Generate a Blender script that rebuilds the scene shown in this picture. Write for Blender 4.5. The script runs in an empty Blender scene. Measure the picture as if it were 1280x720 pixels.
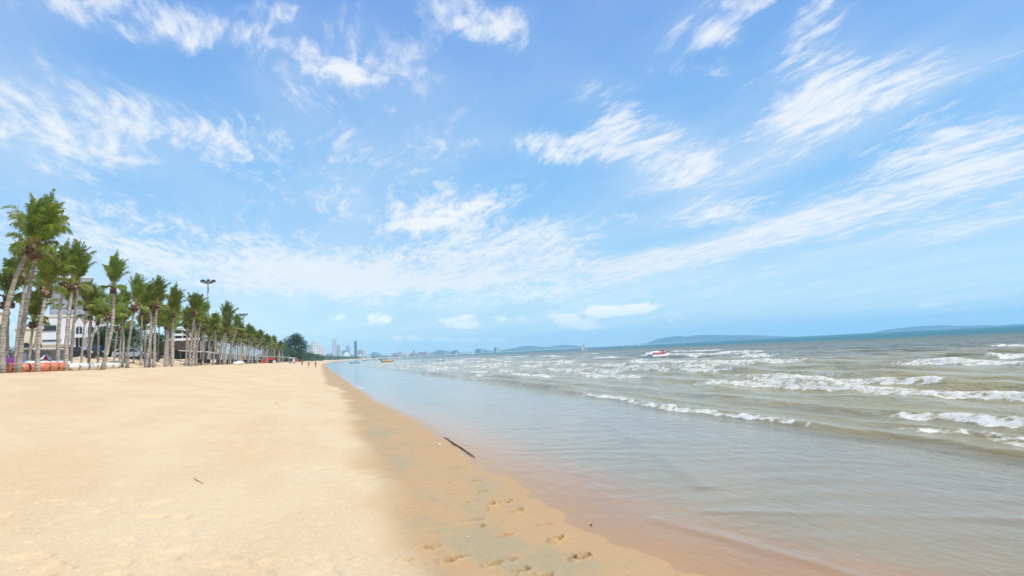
import bpy, math, random
import numpy as np
from mathutils import Vector, Matrix
R = math.radians
random.seed(7)
rng = np.random.default_rng(11)
scene = bpy.context.scene
COL = scene.collection

# ------------------------------------------------------------------ camera
EYE = 1.82
FPX = 800.0
ROLL, PITCH, YAW = R(2.95), R(5.63), R(16.9)
fwd = Vector((math.sin(YAW)*math.cos(PITCH), math.cos(YAW)*math.cos(PITCH), math.sin(PITCH)))
rt0 = Vector((math.cos(YAW), -math.sin(YAW), 0))
up0 = rt0.cross(fwd)
CR = rt0*math.cos(ROLL) - up0*math.sin(ROLL)
CU = rt0*math.sin(ROLL) + up0*math.cos(ROLL)
CAM = Vector((0, 0, EYE))
cd = bpy.data.cameras.new('camera'); cam = bpy.data.objects.new('camera', cd); COL.objects.link(cam)
cam.matrix_world = Matrix(((CR.x, CU.x, -fwd.x, 0), (CR.y, CU.y, -fwd.y, 0), (CR.z, CU.z, -fwd.z, EYE), (0, 0, 0, 1)))
cd.sensor_width = 36; cd.lens = FPX/1280*36; cd.clip_start = 0.05; cd.clip_end = 40000
scene.camera = cam

def ray(px, py):
    return (fwd*FPX + CR*(px-640) + CU*(360-py)).normalized()
def on_z(px, py, z=0.0):
    d = ray(px, py); t = (z-EYE)/d.z
    return CAM + d*t
def at_y(px, py, Y):
    d = ray(px, py); return CAM + d*(Y/d.y)
def at_x(px, py, X):
    d = ray(px, py); return CAM + d*(X/d.x)
def azel(px, py):
    d = ray(px, py); return math.atan2(d.x, d.y), math.asin(d.z)
def at_d(px, py, D):
    d = ray(px, py); h = math.hypot(d.x, d.y); return CAM + d*(D/h)

# ------------------------------------------------------------------ noise
def _h(i, j, seed):
    n = (i.astype(np.int64)*374761393 + j.astype(np.int64)*668265263 + seed*974634137) & 0x7fffffff
    n = ((n ^ (n >> 13))*1274126177) & 0x7fffffff
    n = n ^ (n >> 16)
    return (n & 0xffff)/65535.0
def vn(x, y, seed=0):
    x = np.asarray(x, float); y = np.asarray(y, float)
    i = np.floor(x); j = np.floor(y); fx = x-i; fy = y-j
    fx = fx*fx*fx*(fx*(fx*6-15)+10); fy = fy*fy*fy*(fy*(fy*6-15)+10)
    i = i.astype(np.int64); j = j.astype(np.int64)
    a = _h(i, j, seed); b = _h(i+1, j, seed); c = _h(i, j+1, seed); d = _h(i+1, j+1, seed)
    return (a*(1-fx)+b*fx)*(1-fy) + (c*(1-fx)+d*fx)*fy
def fbm(x, y, seed=0, o=4):
    s = 0; a = .5; t = 0
    for k in range(o):
        s = s + a*vn(x*2**k+k*17.3, y*2**k-k*9.1, seed+k*31); t += a; a *= .5
    return s/t
def sst(a, b, x):
    t = np.clip((x-a)/(b-a), 0, 1); return t*t*(3-2*t)

# ------------------------------------------------------------------ object helpers
def tag(o, label=None, cat=None, group=None, kind=None):
    if label: o['label'] = label
    if cat: o['category'] = cat
    if group: o['group'] = group
    if kind: o['kind'] = kind
    return o
def link(name, me, parent=None):
    o = bpy.data.objects.new(name, me); COL.objects.link(o)
    if parent: o.parent = parent
    return o
def thing(name, label, cat, loc=(0, 0, 0), rz=0, group=None):
    o = bpy.data.objects.new(name, None); COL.objects.link(o)
    o.empty_display_size = .2
    o.location = loc; o.rotation_euler = (0, 0, rz)
    return tag(o, label, cat, group)
def dup(root, loc=None, rz=None, label=None, scale=None):
    kids = [(c, [g for g in c.children]) for c in root.children]
    r = root.copy(); COL.objects.link(r)
    if loc is not None: r.location = loc
    if rz is not None: r.rotation_euler = (0, 0, rz)
    if scale is not None: r.scale = scale
    if label: r['label'] = label
    for c, gs in kids:
        k = c.copy(); COL.objects.link(k); k.parent = r
        for g in gs:
            q = g.copy(); COL.objects.link(q); q.parent = k
    return r

class MB:
    def __init__(s): s.v = []; s.f = []; s.mi = []
    def add(s, vs, fs, m=0):
        b = len(s.v); s.v += [tuple(v) for v in vs]
        for f in fs: s.f.append(tuple(b+i for i in f)); s.mi.append(m)
        return s
    def box(s, c, d, rz=0, m=0, taper=1.0):
        cx, cy, cz = c; a, b, h = d[0]/2, d[1]/2, d[2]/2
        co, si = math.cos(rz), math.sin(rz); vs = []
        for z, k in ((-h, 1), (h, taper)):
            for x, y in ((-a, -b), (a, -b), (a, b), (-a, b)):
                x *= k; y *= k
                vs.append((cx+x*co-y*si, cy+x*si+y*co, cz+z))
        return s.add(vs, [(3, 2, 1, 0), (4, 5, 6, 7), (0, 1, 5, 4), (1, 2, 6, 5), (2, 3, 7, 6), (3, 0, 4, 7)], m)
    def tube(s, pts, rad, n=8, m=0, cap=True, squash=None):
        pts = [Vector(p) for p in pts]; N = len(pts)
        if not hasattr(rad, '__len__'): rad = [rad]*N
        b = len(s.v); ref = None
        for i, p in enumerate(pts):
            t = (pts[min(i+1, N-1)]-pts[max(i-1, 0)]).normalized()
            if ref is None:
                ref = Vector((0, 0, 1)) if abs(t.z) < .8 else Vector((1, 0, 0))
            u = t.cross(ref).normalized(); w = u.cross(t).normalized(); ref = w if abs(t.dot(w)) < .9 else ref
            for k in range(n):
                a = 2*math.pi*k/n
                s.v.append(tuple(p + u*(math.cos(a)*rad[i]) + w*(math.sin(a)*rad[i]*(squash or 1))))
        for i in range(N-1):
            for k in range(n):
                k2 = (k+1) % n
                s.f.append((b+i*n+k, b+i*n+k2, b+(i+1)*n+k2, b+(i+1)*n+k)); s.mi.append(m)
        if cap:
            s.f.append(tuple(b+k for k in range(n-1, -1, -1))); s.mi.append(m)
            s.f.append(tuple(b+(N-1)*n+k for k in range(n))); s.mi.append(m)
        return s
    def ball(s, c, r, n=10, m=0, sx=1, sy=1, sz=1, lump=0, seed=0):
        vs = []; fs = []; q = n//2; rr = random.Random(seed)
        for i in range(q+1):
            th = math.pi*i/q
            for k in range(n):
                a = 2*math.pi*k/n; l = 1+lump*(rr.random()-.5)
                vs.append((c[0]+r*sx*l*math.sin(th)*math.cos(a), c[1]+r*sy*l*math.sin(th)*math.sin(a), c[2]+r*sz*l*math.cos(th)))
        for i in range(q):
            for k in range(n):
                k2 = (k+1) % n
                fs.append((i*n+k, (i+1)*n+k, (i+1)*n+k2, i*n+k2))
        return s.add(vs, fs, m)
    def prism(s, outline, z0, z1, m=0):
        n = len(outline); vs = [(x, y, z0) for x, y in outline]+[(x, y, z1) for x, y in outline]
        fs = [tuple(range(n-1, -1, -1)), tuple(range(n, 2*n))]+[(k, (k+1) % n, n+(k+1) % n, n+k) for k in range(n)]
        return s.add(vs, fs, m)
    def profile(s, pts, y0, y1, m=0):   # outline in xz, extruded along y
        n = len(pts); vs = [(x, y0, z) for x, z in pts]+[(x, y1, z) for x, z in pts]
        fs = [tuple(range(n)), tuple(range(2*n-1, n-1, -1))]+[(k, n+k, n+(k+1) % n, (k+1) % n) for k in range(n)]
        return s.add(vs, fs, m)
    def mesh(s, name, mats, smooth=False):
        me = bpy.data.meshes.new(name); me.from_pydata(s.v, [], s.f)
        for mt in (mats if isinstance(mats, (list, tuple)) else [mats]): me.materials.append(mt)
        if any(s.mi): me.polygons.foreach_set('material_index', s.mi)
        if smooth: me.polygons.foreach_set('use_smooth', [True]*len(s.f))
        me.update(); return me
    def build(s, name, mats, parent=None, smooth=False):
        return link(name, s.mesh(name, mats, smooth), parent)

# ------------------------------------------------------------------ node helper
class NT:
    def __init__(s, tree): s.t = tree; s.n = tree.nodes; s.l = tree.links
    def node(s, typ, ins=None, **kw):
        nd = s.n.new(typ)
        for k, v in kw.items(): setattr(nd, k, v)
        for k, v in (ins or {}).items(): s.put(nd.inputs[k], v)
        return nd
    def put(s, sock, v):
        if hasattr(v, 'is_output') or isinstance(v, bpy.types.NodeSocket): s.l.new(v, sock)
        else: sock.default_value = v
    def m(s, op, a, b=None, c=None, clamp=False):
        nd = s.n.new('ShaderNodeMath'); nd.operation = op; nd.use_clamp = clamp
        for i, v in enumerate((a, b, c)):
            if v is not None: s.put(nd.inputs[i], v)
        return nd.outputs[0]
    def mix(s, f, a, b, blend='MIX'):
        nd = s.n.new('ShaderNodeMix'); nd.data_type = 'RGBA'; nd.blend_type = blend
        s.put(nd.inputs[0], f); s.put(nd.inputs[6], a); s.put(nd.inputs[7], b)
        return nd.outputs[2]
    def ss(s, v, a, b, lo=0.0, hi=1.0):
        nd = s.n.new('ShaderNodeMapRange'); nd.interpolation_type = 'SMOOTHSTEP'
        s.put(nd.inputs[0], v)
        for i, q in enumerate((a, b, lo, hi)): s.put(nd.inputs[i+1], q)
        return nd.outputs[0]
    def noise(s, vec, scale, detail=4, rough=.55, dist=0.0):
        nd = s.n.new('ShaderNodeTexNoise'); s.put(nd.inputs['Vector'], vec)
        nd.inputs['Scale'].default_value = scale; nd.inputs['Detail'].default_value = detail
        nd.inputs['Roughness'].default_value = rough; nd.inputs['Distortion'].default_value = dist
        return nd.outputs[0]
    def mapping(s, vec, loc=(0, 0, 0), rot=(0, 0, 0), sc=(1, 1, 1), typ='POINT'):
        nd = s.n.new('ShaderNodeMapping'); nd.vector_type = typ; s.put(nd.inputs[0], vec)
        nd.inputs[1].default_value = loc; nd.inputs[2].default_value = rot; nd.inputs[3].default_value = sc
        return nd.outputs[0]
    def attr(s, name):
        nd = s.n.new('ShaderNodeAttribute'); nd.attribute_name = name; return nd.outputs['Fac']
    def bump(s, h, strength=.5, dist=.01, normal=None):
        nd = s.n.new('ShaderNodeBump'); s.put(nd.inputs['Height'], h)
        nd.inputs['Strength'].default_value = strength; nd.inputs['Distance'].default_value = dist
        if normal is not None: s.l.new(normal, nd.inputs['Normal'])
        return nd.outputs[0]
def C4(c): return (c[0], c[1], c[2], 1.0)
def new_mat(name):
    mt = bpy.data.materials.new(name); mt.use_nodes = True; mt.node_tree.nodes.clear()
    return mt, NT(mt.node_tree)
def pmat(name, col, rough=.7, var=.25, scale=6.0, bump=0.0, metal=0.0, col2=None, spec=.5, rnd=0.0):
    mt, t = new_mat(name)
    tc = t.node('ShaderNodeTexCoord').outputs['Object']
    n = t.noise(tc, scale, 5, .6)
    c2 = col2 or tuple(min(1, c*(1-var)) for c in col)
    c = t.mix(t.ss(n, .35, .65), C4(col), C4(c2))
    if rnd:
        oi = t.node('ShaderNodeObjectInfo').outputs['Random']
        hs = t.node('ShaderNodeHueSaturation', {'Color': c, 'Value': t.m('ADD', t.m('MULTIPLY', oi, rnd), 1-rnd/2)})
        c = hs.outputs[0]
    p = t.node('ShaderNodeBsdfPrincipled', {'Base Color': c, 'Roughness': rough, 'Metallic': metal, 'Specular IOR Level': spec})
    if bump:
        t.l.new(t.bump(t.noise(tc, scale*4, 4, .6), bump, .02), p.inputs['Normal'])
    o = t.node('ShaderNodeOutputMaterial'); t.l.new(p.outputs[0], o.inputs[0])
    return mt

# ------------------------------------------------------------------ world
EXPO = .40
HAZE = 1.65e-4
SUN_EL, SUN_AZ = R(61), R(126)          # azimuth clockwise from +Y (sun behind and right of the camera)
sdir = Vector((math.sin(SUN_AZ)*math.cos(SUN_EL), math.cos(SUN_AZ)*math.cos(SUN_EL), math.sin(SUN_EL)))
w = bpy.data.worlds.new('World'); scene.world = w; w.use_nodes = True
w.node_tree.nodes.clear(); t = NT(w.node_tree)
sky = t.node('ShaderNodeTexSky'); sky.sky_type = 'NISHITA'; sky.sun_disc = False
sky.sun_elevation = SUN_EL; sky.sun_rotation = SUN_AZ; sky.altitude = 0
sky.air_density = 1.0; sky.dust_density = .4; sky.ozone_density = 2.5
dirv = t.node('ShaderNodeTexCoord').outputs['Generated']
sep = t.node('ShaderNodeSeparateXYZ', {0: dirv})
dx, dy, dz = sep.outputs
az = t.m('ARCTAN2', dx, dy); el = t.m('ARCSINE', dz)
ae = t.node('ShaderNodeCombineXYZ', {0: az, 1: el}).outputs[0]
dzc = t.m('ADD', t.m('MAXIMUM', dz, 0.0), .045)
pl = t.node('ShaderNodeCombineXYZ', {0: t.m('DIVIDE', dx, dzc), 1: t.m('DIVIDE', dy, dzc)}).outputs[0]
# streaky high cloud, drawn out along the wind (azimuth about 14 degrees)
warp = t.node('ShaderNodeTexNoise', {'Vector': pl, 'Scale': .9, 'Detail': 2.0})
plw = t.node('ShaderNodeVectorMath', {0: pl, 1: t.node('ShaderNodeVectorMath', {0: warp.outputs['Color'], 1: (.55, .55, 0)}, operation='MULTIPLY').outputs[0]}, operation='ADD').outputs[0]
m1 = t.mapping(plw, rot=(0, 0, R(20)), sc=(3.4, .9, 1))
m2 = t.mapping(plw, rot=(0, 0, R(-8)), sc=(11, 3.4, 1))
m3 = t.mapping(plw, rot=(0, 0, R(40)), sc=(24, 8.5, 1))
n1 = t.noise(m1, 1.0, 8, .62); n2 = t.noise(m2, 1.0, 6, .62); n3 = t.noise(m3, 1.0, 4, .6)
nc = t.m('ADD', t.m('ADD', t.m('MULTIPLY', n1, .5), t.m('MULTIPLY', n2, .32)), t.m('MULTIPLY', n3, .18))
# small puffs
m4 = t.mapping(ae, sc=(75, 110, 1)); nq = t.noise(m4, 1.0, 8, .62)
m5 = t.mapping(ae, sc=(24, 36, 1)); nq2 = t.noise(m5, 1.0, 7, .6)

def blobs(lst, grow=1.0):
    tot = None
    for px, py, L, W, ang, wt in lst:
        a, e = azel(px, py)
        k = math.cos(math.atan(math.hypot(px-640, py-360)/FPX))
        # local image axes -> (az, el)
        a1, e1 = azel(px+math.cos(R(ang))*10, py-math.sin(R(ang))*10)
        th = math.atan2(e1-e, a1-a); sL = math.hypot(a1-a, e1-e)/10
        a2, e2 = azel(px-math.sin(R(ang))*10, py-math.cos(R(ang))*10)
        sW = math.hypot(a2-a, e2-e)/10
        mp = t.mapping(ae, loc=(a, e, 0), rot=(0, 0, th), sc=(L*sL*grow, W*sW*grow, 1), typ='TEXTURE')
        g = t.node('ShaderNodeTexGradient', {0: mp}, gradient_type='SPHERICAL').outputs['Fac']
        g = t.m('MULTIPLY', t.ss(g, 0, .8), wt)
        tot = g if tot is None else t.m('ADD', tot, g)
    return tot
STREAK = [  # px, py, half length, half width, angle, weight
    (1070, 105, 160, 55, 18, .95), (1000, 165, 120, 55, 22, .75), (1040, 60, 110, 50, 60, .5), (1190, 150, 170, 80, 20, .55), (1100, 240, 280, 54, 18, .70), (1240, 215, 120, 32, 14, .6),
    (900, 310, 320, 26, 15, .80), (720, 338, 220, 26, 8, .9), (1200, 275, 260, 38, 9, .75), (980, 345, 240, 26, 5, .45),
    (790, 160, 150, 55, -28, .75), (690, 182, 110, 32, -6, .75), (860, 220, 150, 60, -25, .6), (850, 268, 110, 22, 8, .6),
    (905, 20, 90, 40, 10, .6), (1010, 25, 110, 45, 55, .6), (905, 48, 42, 18, 5, .6), (898, 90, 40, 14, 10, .4), (588, 20, 110, 45, -20, .8), (640, 25, 60, 24, 25, .5), (660, 185, 110, 26, -5, .4),
    (430, 85, 190, 75, -5, .62), (230, 40, 90, 34, 0, .55), (160, 15, 240, 45, -8, .85), (400, 15, 120, 30, -8, .35),
    (85, 145, 260, 65, -14, .72), (260, 155, 150, 38, -12, .55), (60, 190, 180, 38, -8, .5), (380, 155, 130, 45, -25, .35),
    (560, 268, 130, 38, 14, .85), (600, 320, 200, 42, 10, .9), (640, 300, 120, 40, 0, .5), (520, 200, 130, 50, -10, .45), (380, 218, 200, 36, -14, .5), (440, 330, 180, 40, -4, .5),
    (260, 325, 300, 42, -8, .80), (120, 250, 170, 36, -14, .55), (350, 350, 200, 34, -4, .75), (60, 300, 200, 50, -10, .5), (300, 290, 200, 30, -10, .4), (430, 345, 130, 24, -6, .5),
    (640, 375, 260, 16, 2, .6), (560, 352, 120, 12, 2, .35), (90, 400, 400, 60, 0, .3), (420, 262, 170, 34, -6, .4),
]
PUFF = [
    (555, 270, 74, 20, 14, 1.0), (600, 255, 40, 14, 20, .6), (520, 281, 52, 11, 5, .8), 
    (475, 398, 27, 13, 0, 1.25), (421, 396, 16, 8, 0, 1.1), (573, 401, 38, 13, 0, 1.2), (623, 399, 19, 9, 0, 1.0), (652, 400, 14, 8, 0, .8), (708, 400, 36, 13, -15, 1.25), (736, 407, 26, 9, 0, 1.0),
    (773, 388, 64, 11, 6, 1.3), (748, 387, 30, 13, 0, 1.0), (805, 385, 34, 10, 12, .9), (845, 397, 26, 12, -10, .6), (1165, 381, 26, 7, 2, .9), (376, 393, 14, 8, 0, .5), (880, 398, 22, 8, 0, .4), (590, 408, 30, 6, 0, .7), (904, 400, 12, 8, 0, .4),
    (500, 424, 34, 8, 0, .9), (545, 425, 40, 8, 0, .9), (585, 425, 22, 7, 0, .8), (612, 424, 22, 7, 0, .8), (640, 425, 26, 7, 0, .7), (690, 420, 40, 6, 0, .6), (455, 426, 30, 9, 0, .5), (520, 412, 60, 8, 0, .35), (770, 412, 60, 8, 0, .4),
]
SOFT = [(465, 88, 40, 30, 0, .9), (385, 70, 80, 34, -25, .75), (420, 95, 70, 26, -20, .7), (482, 135, 22, 28, 0, .6), (230, 38, 46, 28, 0, .7), (575, 16, 48, 34, -40, .8), (600, 30, 60, 20, 10, .6), (360, 15, 34, 20, 0, .5), (930, 4, 56, 14, 5, 1.0), (1185, 165, 34, 11, 12, .9), (1210, 160, 30, 8, 10, .7), (1255, 205, 34, 10, 10, .8), (1110, 98, 90, 15, 14, .8), (960, 120, 46, 28, -35, .6), (1000, 150, 60, 18, 20, .6), (150, 10, 90, 22, -8, .7), (555, 272, 66, 15, 12, .7), (905, 47, 26, 10, 5, .7), (900, 90, 24, 9, 5, .5), (110, 34, 20, 12, 0, .5)]
cov1 = blobs(STREAK, 1.2); cov2 = blobs(PUFF, 1.1)
tex = t.m('ADD', t.m('MULTIPLY', n2, .6), t.m('MULTIPLY', n3, .4))
d1 = t.m('ADD', n1, t.m('MULTIPLY', t.m('SUBTRACT', tex, .5), 1.5))
al1 = t.ss(d1, t.m('SUBTRACT', .62, t.m('MULTIPLY', cov1, .30)), t.m('SUBTRACT', 1.00, t.m('MULTIPLY', cov1, .26)))
al1 = t.m('MULTIPLY', al1, t.m('MINIMUM', t.m('ADD', .36, t.m('MULTIPLY', cov1, .55)), .84))
nqq = t.m('ADD', t.m('MULTIPLY', nq, .6), t.m('MULTIPLY', nq2, .4))
al2 = t.ss(t.m('ADD', t.m('MULTIPLY', cov2, .64), t.m('MULTIPLY', t.m('SUBTRACT', nqq, .5), 3.2)), .26, .92)
al2 = t.m('MULTIPLY', al2, t.m('MINIMUM', t.m('MULTIPLY', cov2, 2.0), .95))
cov3 = blobs(SOFT, 1.15)
ns = t.noise(t.mapping(ae, sc=(20, 27, 1)), 1.0, 9, .58, .35)
al3 = t.ss(t.m('ADD', t.m('MULTIPLY', cov3, .55), t.m('MULTIPLY', t.m('SUBTRACT', ns, .5), 2.2)), .22, .98)
al3 = t.m('MULTIPLY', al3, t.m('MINIMUM', t.m('MULTIPLY', cov3, 2.0), .9))
al2 = t.m('SUBTRACT', 1.0, t.m('MULTIPLY', t.m('SUBTRACT', 1.0, al2), t.m('SUBTRACT', 1.0, al3)))
nv = t.noise(t.mapping(plw, rot=(0, 0, R(14)), sc=(1.1, .35, 1)), 1.0, 5, .55)
alv = t.m('MULTIPLY', t.ss(t.m('ADD', nv, t.m('MULTIPLY', cov1, .12)), .36, .80), t.ss(el, R(38), R(12), .13, .32))
al1 = t.m('SUBTRACT', 1.0, t.m('MULTIPLY', t.m('SUBTRACT', 1.0, al1), t.m('SUBTRACT', 1.0, alv)))
al = t.m('SUBTRACT', 1.0, t.m('MULTIPLY', t.m('SUBTRACT', 1.0, al1), t.m('SUBTRACT', 1.0, al2)))
KS = 1/(.12*2**EXPO)
def srgb(c, k=KS): return tuple((((v/255+.055)/1.055)**2.4)*k for v in c)+(1.0,)
ramp = t.mix(t.ss(el, 0, R(13)), srgb((214, 247, 255)), srgb((146, 204, 252)))
ramp = t.mix(t.ss(el, R(10), R(36)), ramp, srgb((92, 153, 236)))
skyc = t.mix(.84, sky.outputs[0], ramp)
shade = t.m('MULTIPLY', t.ss(nq2, .3, .7, .0, 1.0), t.ss(el, R(8), R(2), .1, .35))
cloudc = t.mix(shade, srgb((252, 253, 255)), srgb((222, 232, 243)))
cloudc = t.mix(1.0, cloudc, t.node('ShaderNodeCombineColor', {k: t.ss(el, R(7), R(3), 1.0, 1.25) for k in range(3)}).outputs[0], 'MULTIPLY')
col = t.mix(al, skyc, cloudc)
bg = t.node('ShaderNodeBackground', {'Color': col, 'Strength': .12})
wo = t.node('ShaderNodeOutputWorld'); t.l.new(bg.outputs[0], wo.inputs[0])

sl = bpy.data.lights.new('sun', 'SUN'); sl.energy = 3.45; sl.angle = R(.5); sl.color = (1, .955, .88)
so = bpy.data.objects.new('sun', sl); COL.objects.link(so)
so.rotation_euler = sdir.to_track_quat('Z', 'Y').to_euler(); so.location = (0, 0, 300)

# ------------------------------------------------------------------ beach profile
wl_px = [(1150, 790), (980, 752), (850, 712), (753, 675), (700, 645), (660, 622), (630, 597), (591, 580), (555, 548), (520, 527), (472, 503), (437, 480), (420, 468)]
wl = [on_z(*p) for p in wl_px]
WY = np.array([p.y for p in wl]); WX = np.array([p.x for p in wl])
BX = float(WX[-1])
def coast(y): return 3.7e-5*np.clip(y-200, 0, 6000)**2 + 3.0e-4*np.clip(y-2500, 0, 3500)**2
def xw(y):
    y = np.asarray(y, float)
    near = np.interp(y, WY, WX)
    far = BX + .35*(vn(y/9., 0*y, 5)-.5)*sst(60, 90, y)
    k = sst(WY[-1]-6, WY[-1]+6, y)
    wig = (.30*(fbm(y/.9, y*0, 3, 3)-.5)+.16*(fbm(y/.28, y*0, 4, 2)-.5))*sst(60, 10, y)
    return near*(1-k)+far*k + coast(y) + wig
dry_px = [(545, 760), (530, 720), (500, 650), (470, 590), (452, 540), (440, 505), (424, 478)]
dr = [on_z(p[0], p[1], .22) for p in dry_px]
DY = np.array([p.y for p in dr]); DX = np.array([p.x for p in dr])
TT = [0, .5, 1, 2, 3, 5, 8, 12, 15, 18, 20, 24, 28, 60, 1e5]
TZ = [0, .025, .06, .14, .23, .50, 1.0, 1.62, 1.98, 2.06, 2.12, 2.85, 3.45, 3.6, 3.6]
def sand_z(x, y, detail=True):
    x = np.asarray(x, float); y = np.asarray(y, float)
    s = x-xw(y)
    base = BX + .3 + coast(y)
    tt = -s
    ti = base-x
    k = sst(1.0, 6.0, tt)
    tl = np.maximum(tt*(1-k)+ti*k, 0)
    z = np.interp(tl, TT, TZ)
    sl_ = .007+.02*sst(9, 26, y); sea = np.where(s < 2.2, -sl_*s, -sl_*2.2-.019*(s-2.2))
    sea = np.maximum(sea, -5)
    z = np.where(s > 0, sea, z)
    if detail:
        inl = sst(.3, 4, tl)
        fade = 1/(1+(np.hypot(x, y)/60)**2)
        z = z + inl*(.10*(fbm(x/3.2, y/3.2, 41, 4)-.5)*(.35+.65*sst(3, 9, tl)) + (.022*(fbm(x/.5, y/.5, 51, 3)-.5)+  .026*sst(.60, .8, fbm(x/.24, y/.24, 57, 2))*-1*sst(.45, .6, fbm(x/2.5, y/2.5, 58, 2)))*fade)
        z = z + sst(18, 24, tl)*sst(60, 30, tl)*.9*(fbm(x/7, y/7, 61, 3)-.5)
    return z
def gz(x, y): return float(sand_z(np.array([x]), np.array([y]))[0])

def polar(name, rs, th, zfun, mats, keep=None, attrs=None):
    rr, aa = np.meshgrid(rs, th, indexing='ij')
    x = rr*np.sin(aa); y = rr*np.cos(aa)
    res = zfun(x, y)
    z = res[0]; att = res[1]
    nr, na = x.shape
    idx = np.arange(nr*na).reshape(nr, na)
    q = np.stack([idx[:-1, :-1], idx[:-1, 1:], idx[1:, 1:], idx[1:, :-1]], -1).reshape(-1, 4)
    if keep is not None:
        kv = keep(x, y, z).ravel()
        q = q[kv[q].any(1)]
        used = np.zeros(nr*na, bool); used[q.ravel()] = True
        rem = np.cumsum(used)-1; q = rem[q]
        sel = used
    else: sel = np.ones(nr*na, bool)
    co = np.stack([x, y, z], -1).reshape(-1, 3)[sel]
    me = bpy.data.meshes.new(name)
    me.vertices.add(len(co)); me.vertices.foreach_set('co', co.astype(np.float32).ravel())
    me.loops.add(q.size); me.loops.foreach_set('vertex_index', q.ravel().astype(np.int32))
    me.polygons.add(len(q)); me.polygons.foreach_set('loop_start', np.arange(0, q.size, 4, dtype=np.int32))
    me.polygons.foreach_set('use_smooth', np.ones(len(q), bool))
    for k, v in att.items():
        a = me.attributes.new(k, 'FLOAT', 'POINT'); a.data.foreach_set('value', v.ravel()[sel].astype(np.float32))
    me.materials.append(mats); me.update(calc_edges=True); me.validate()
    return link(name, me)

def rings(r0, parts):
    out = [r0]; r = r0
    for rmax, mn, k in parts:
        while r < rmax:
            r += max(mn, k*r); out.append(r)
    return np.array(out)
FAR = 8400.0

# footprints: px, py, length, width, angle, depth
FP = [(594, 598, .20, .10, 30, .05), (604, 611, .26, .11, 70, .055), (617, 625, .24, .11, 70, .06), (632, 622, .22, .10, 60, .055), (648, 632, .28, .13, 65, .055), (684, 647, .22, .10, 40, .03),
      (698, 667, .22, .13, 40, .075), (716, 692, .16, .10, 70, .05), (729, 687, .22, .11, 45, .07), (592, 648, .22, .12, 20, .03), (600, 655, .18, .10, 50, .025), (535, 671, .22, .16, 20, .04), (546, 669, .16, .10, 20, .03), (566, 703, .28, .16, 40, .035), (577, 701, .16, .1, 10, .04),
      (508, 625, .20, .12, 20, .025), (605, 634, .16, .10, 40, .025), (543, 716, .20, .12, 20, .045), (487, 595, .22, .10, 60, .02), (580, 585, .16, .08, 60, .03), (560, 590, .3, .1, 60, .02), (532, 546, .26, .10, 60, .03), (545, 555, .24, .10, 60, .025), (570, 580, .3, .1, 60, .022), (628, 665, .24, .14, 10, .02), (562, 615, .24, .12, 20, .02), (580, 625, .2, .1, 30, .022), (640, 698, .22, .12, 30, .025), (655, 712, .24, .12, 50, .03), (684, 718, .24, .12, 50, .035), (505, 690, .2, .14, 20, .02), (620, 705, .24, .14, 30, .03),
      (331, 675, 0.16, 0.11, 51, 0.011), (405, 655, 0.18, 0.11, 25, 0.014), (425, 680, 0.18, 0.11, 35, 0.014), (405, 614, 0.18, 0.11, 25, 0.011), (392, 624, 0.16, 0.11, 62, 0.011), (435, 692, 0.16, 0.10, 55, 0.014), (330, 655, 0.19, 0.11, 50, 0.011), (372, 640, 0.16, 0.11, 72, 0.011), (270, 617, 0.21, 0.13, 40, 0.008), (80, 585, 0.24, 0.16, 50, 0.011), (45, 607, 0.24, 0.16, 65, 0.011), (290, 705, 0.20, 0.13, 60, 0.011), (420, 632, 0.16, 0.10, 40, 0.010)]
def foot(x, y):
    dz = np.zeros_like(x); dk = np.zeros_like(x)
    for i, (px, py, L, W, ang, dp) in enumerate(FP):
        L *= .78; W *= .72; dp *= 1.25 if px > 560 else .7
        c = on_z(px, py, .08 if px > 560 else .2)
        m = (np.abs(x-c.x) < .7) & (np.abs(y-c.y) < .7)
        if not m.any(): continue
        u = x[m]-c.x; v = y[m]-c.y
        u = u+.13*(fbm(x[m]*12, y[m]*12, 70+i, 4)-.5); v = v+.13*(fbm(x[m]*12, y[m]*12, 170+i, 4)-.5)
        a = R(ang); p = (u*math.cos(a)+v*math.sin(a))/(L*.5); q = (-u*math.sin(a)+v*math.cos(a))/(W*.5)
        d = np.sqrt(p*p+q*q)
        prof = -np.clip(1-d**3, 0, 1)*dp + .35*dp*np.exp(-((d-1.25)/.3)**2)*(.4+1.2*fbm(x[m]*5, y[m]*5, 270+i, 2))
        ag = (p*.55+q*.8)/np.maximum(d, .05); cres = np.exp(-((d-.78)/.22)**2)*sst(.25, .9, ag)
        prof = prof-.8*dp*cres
        dz[m] += prof; dk[m] = np.maximum(dk[m], np.maximum(.55*sst(1.15, .7, d), cres)*min(1, dp/.05))  # dk: dark damp hollow plus a painted shade crescent along one wall
    return dz, dk
def beach(x, y):
    z = sand_z(x, y)
    fz, fk = foot(x, y)
    z = z+fz
    s = x-xw(y)
    # small ridges that run out from the footprints and the swash, and lumps on the dry sand
    near = np.hypot(x, y) < 40
    z = z+np.where(near, .006*(fbm(x/.09, y/.16, 81, 2)-.5)*sst(-.2, -1.2, s), 0)
    xd = np.interp(y, DY, DX)
    xdf = BX-1.0
    k = sst(DY[-1]-8, DY[-1], y)
    xd = xd*(1-k)+(xdf-.5*sst(20, 60, y))*k + coast(y)
    wet = sst(-.36, .28, x-xd+.7*(fbm(x/1.4, y/2.2, 91, 4)-.5))
    return z, {'wet': wet, 'foot': fk, 'shore': np.clip(s, -60, 60)}

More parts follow.
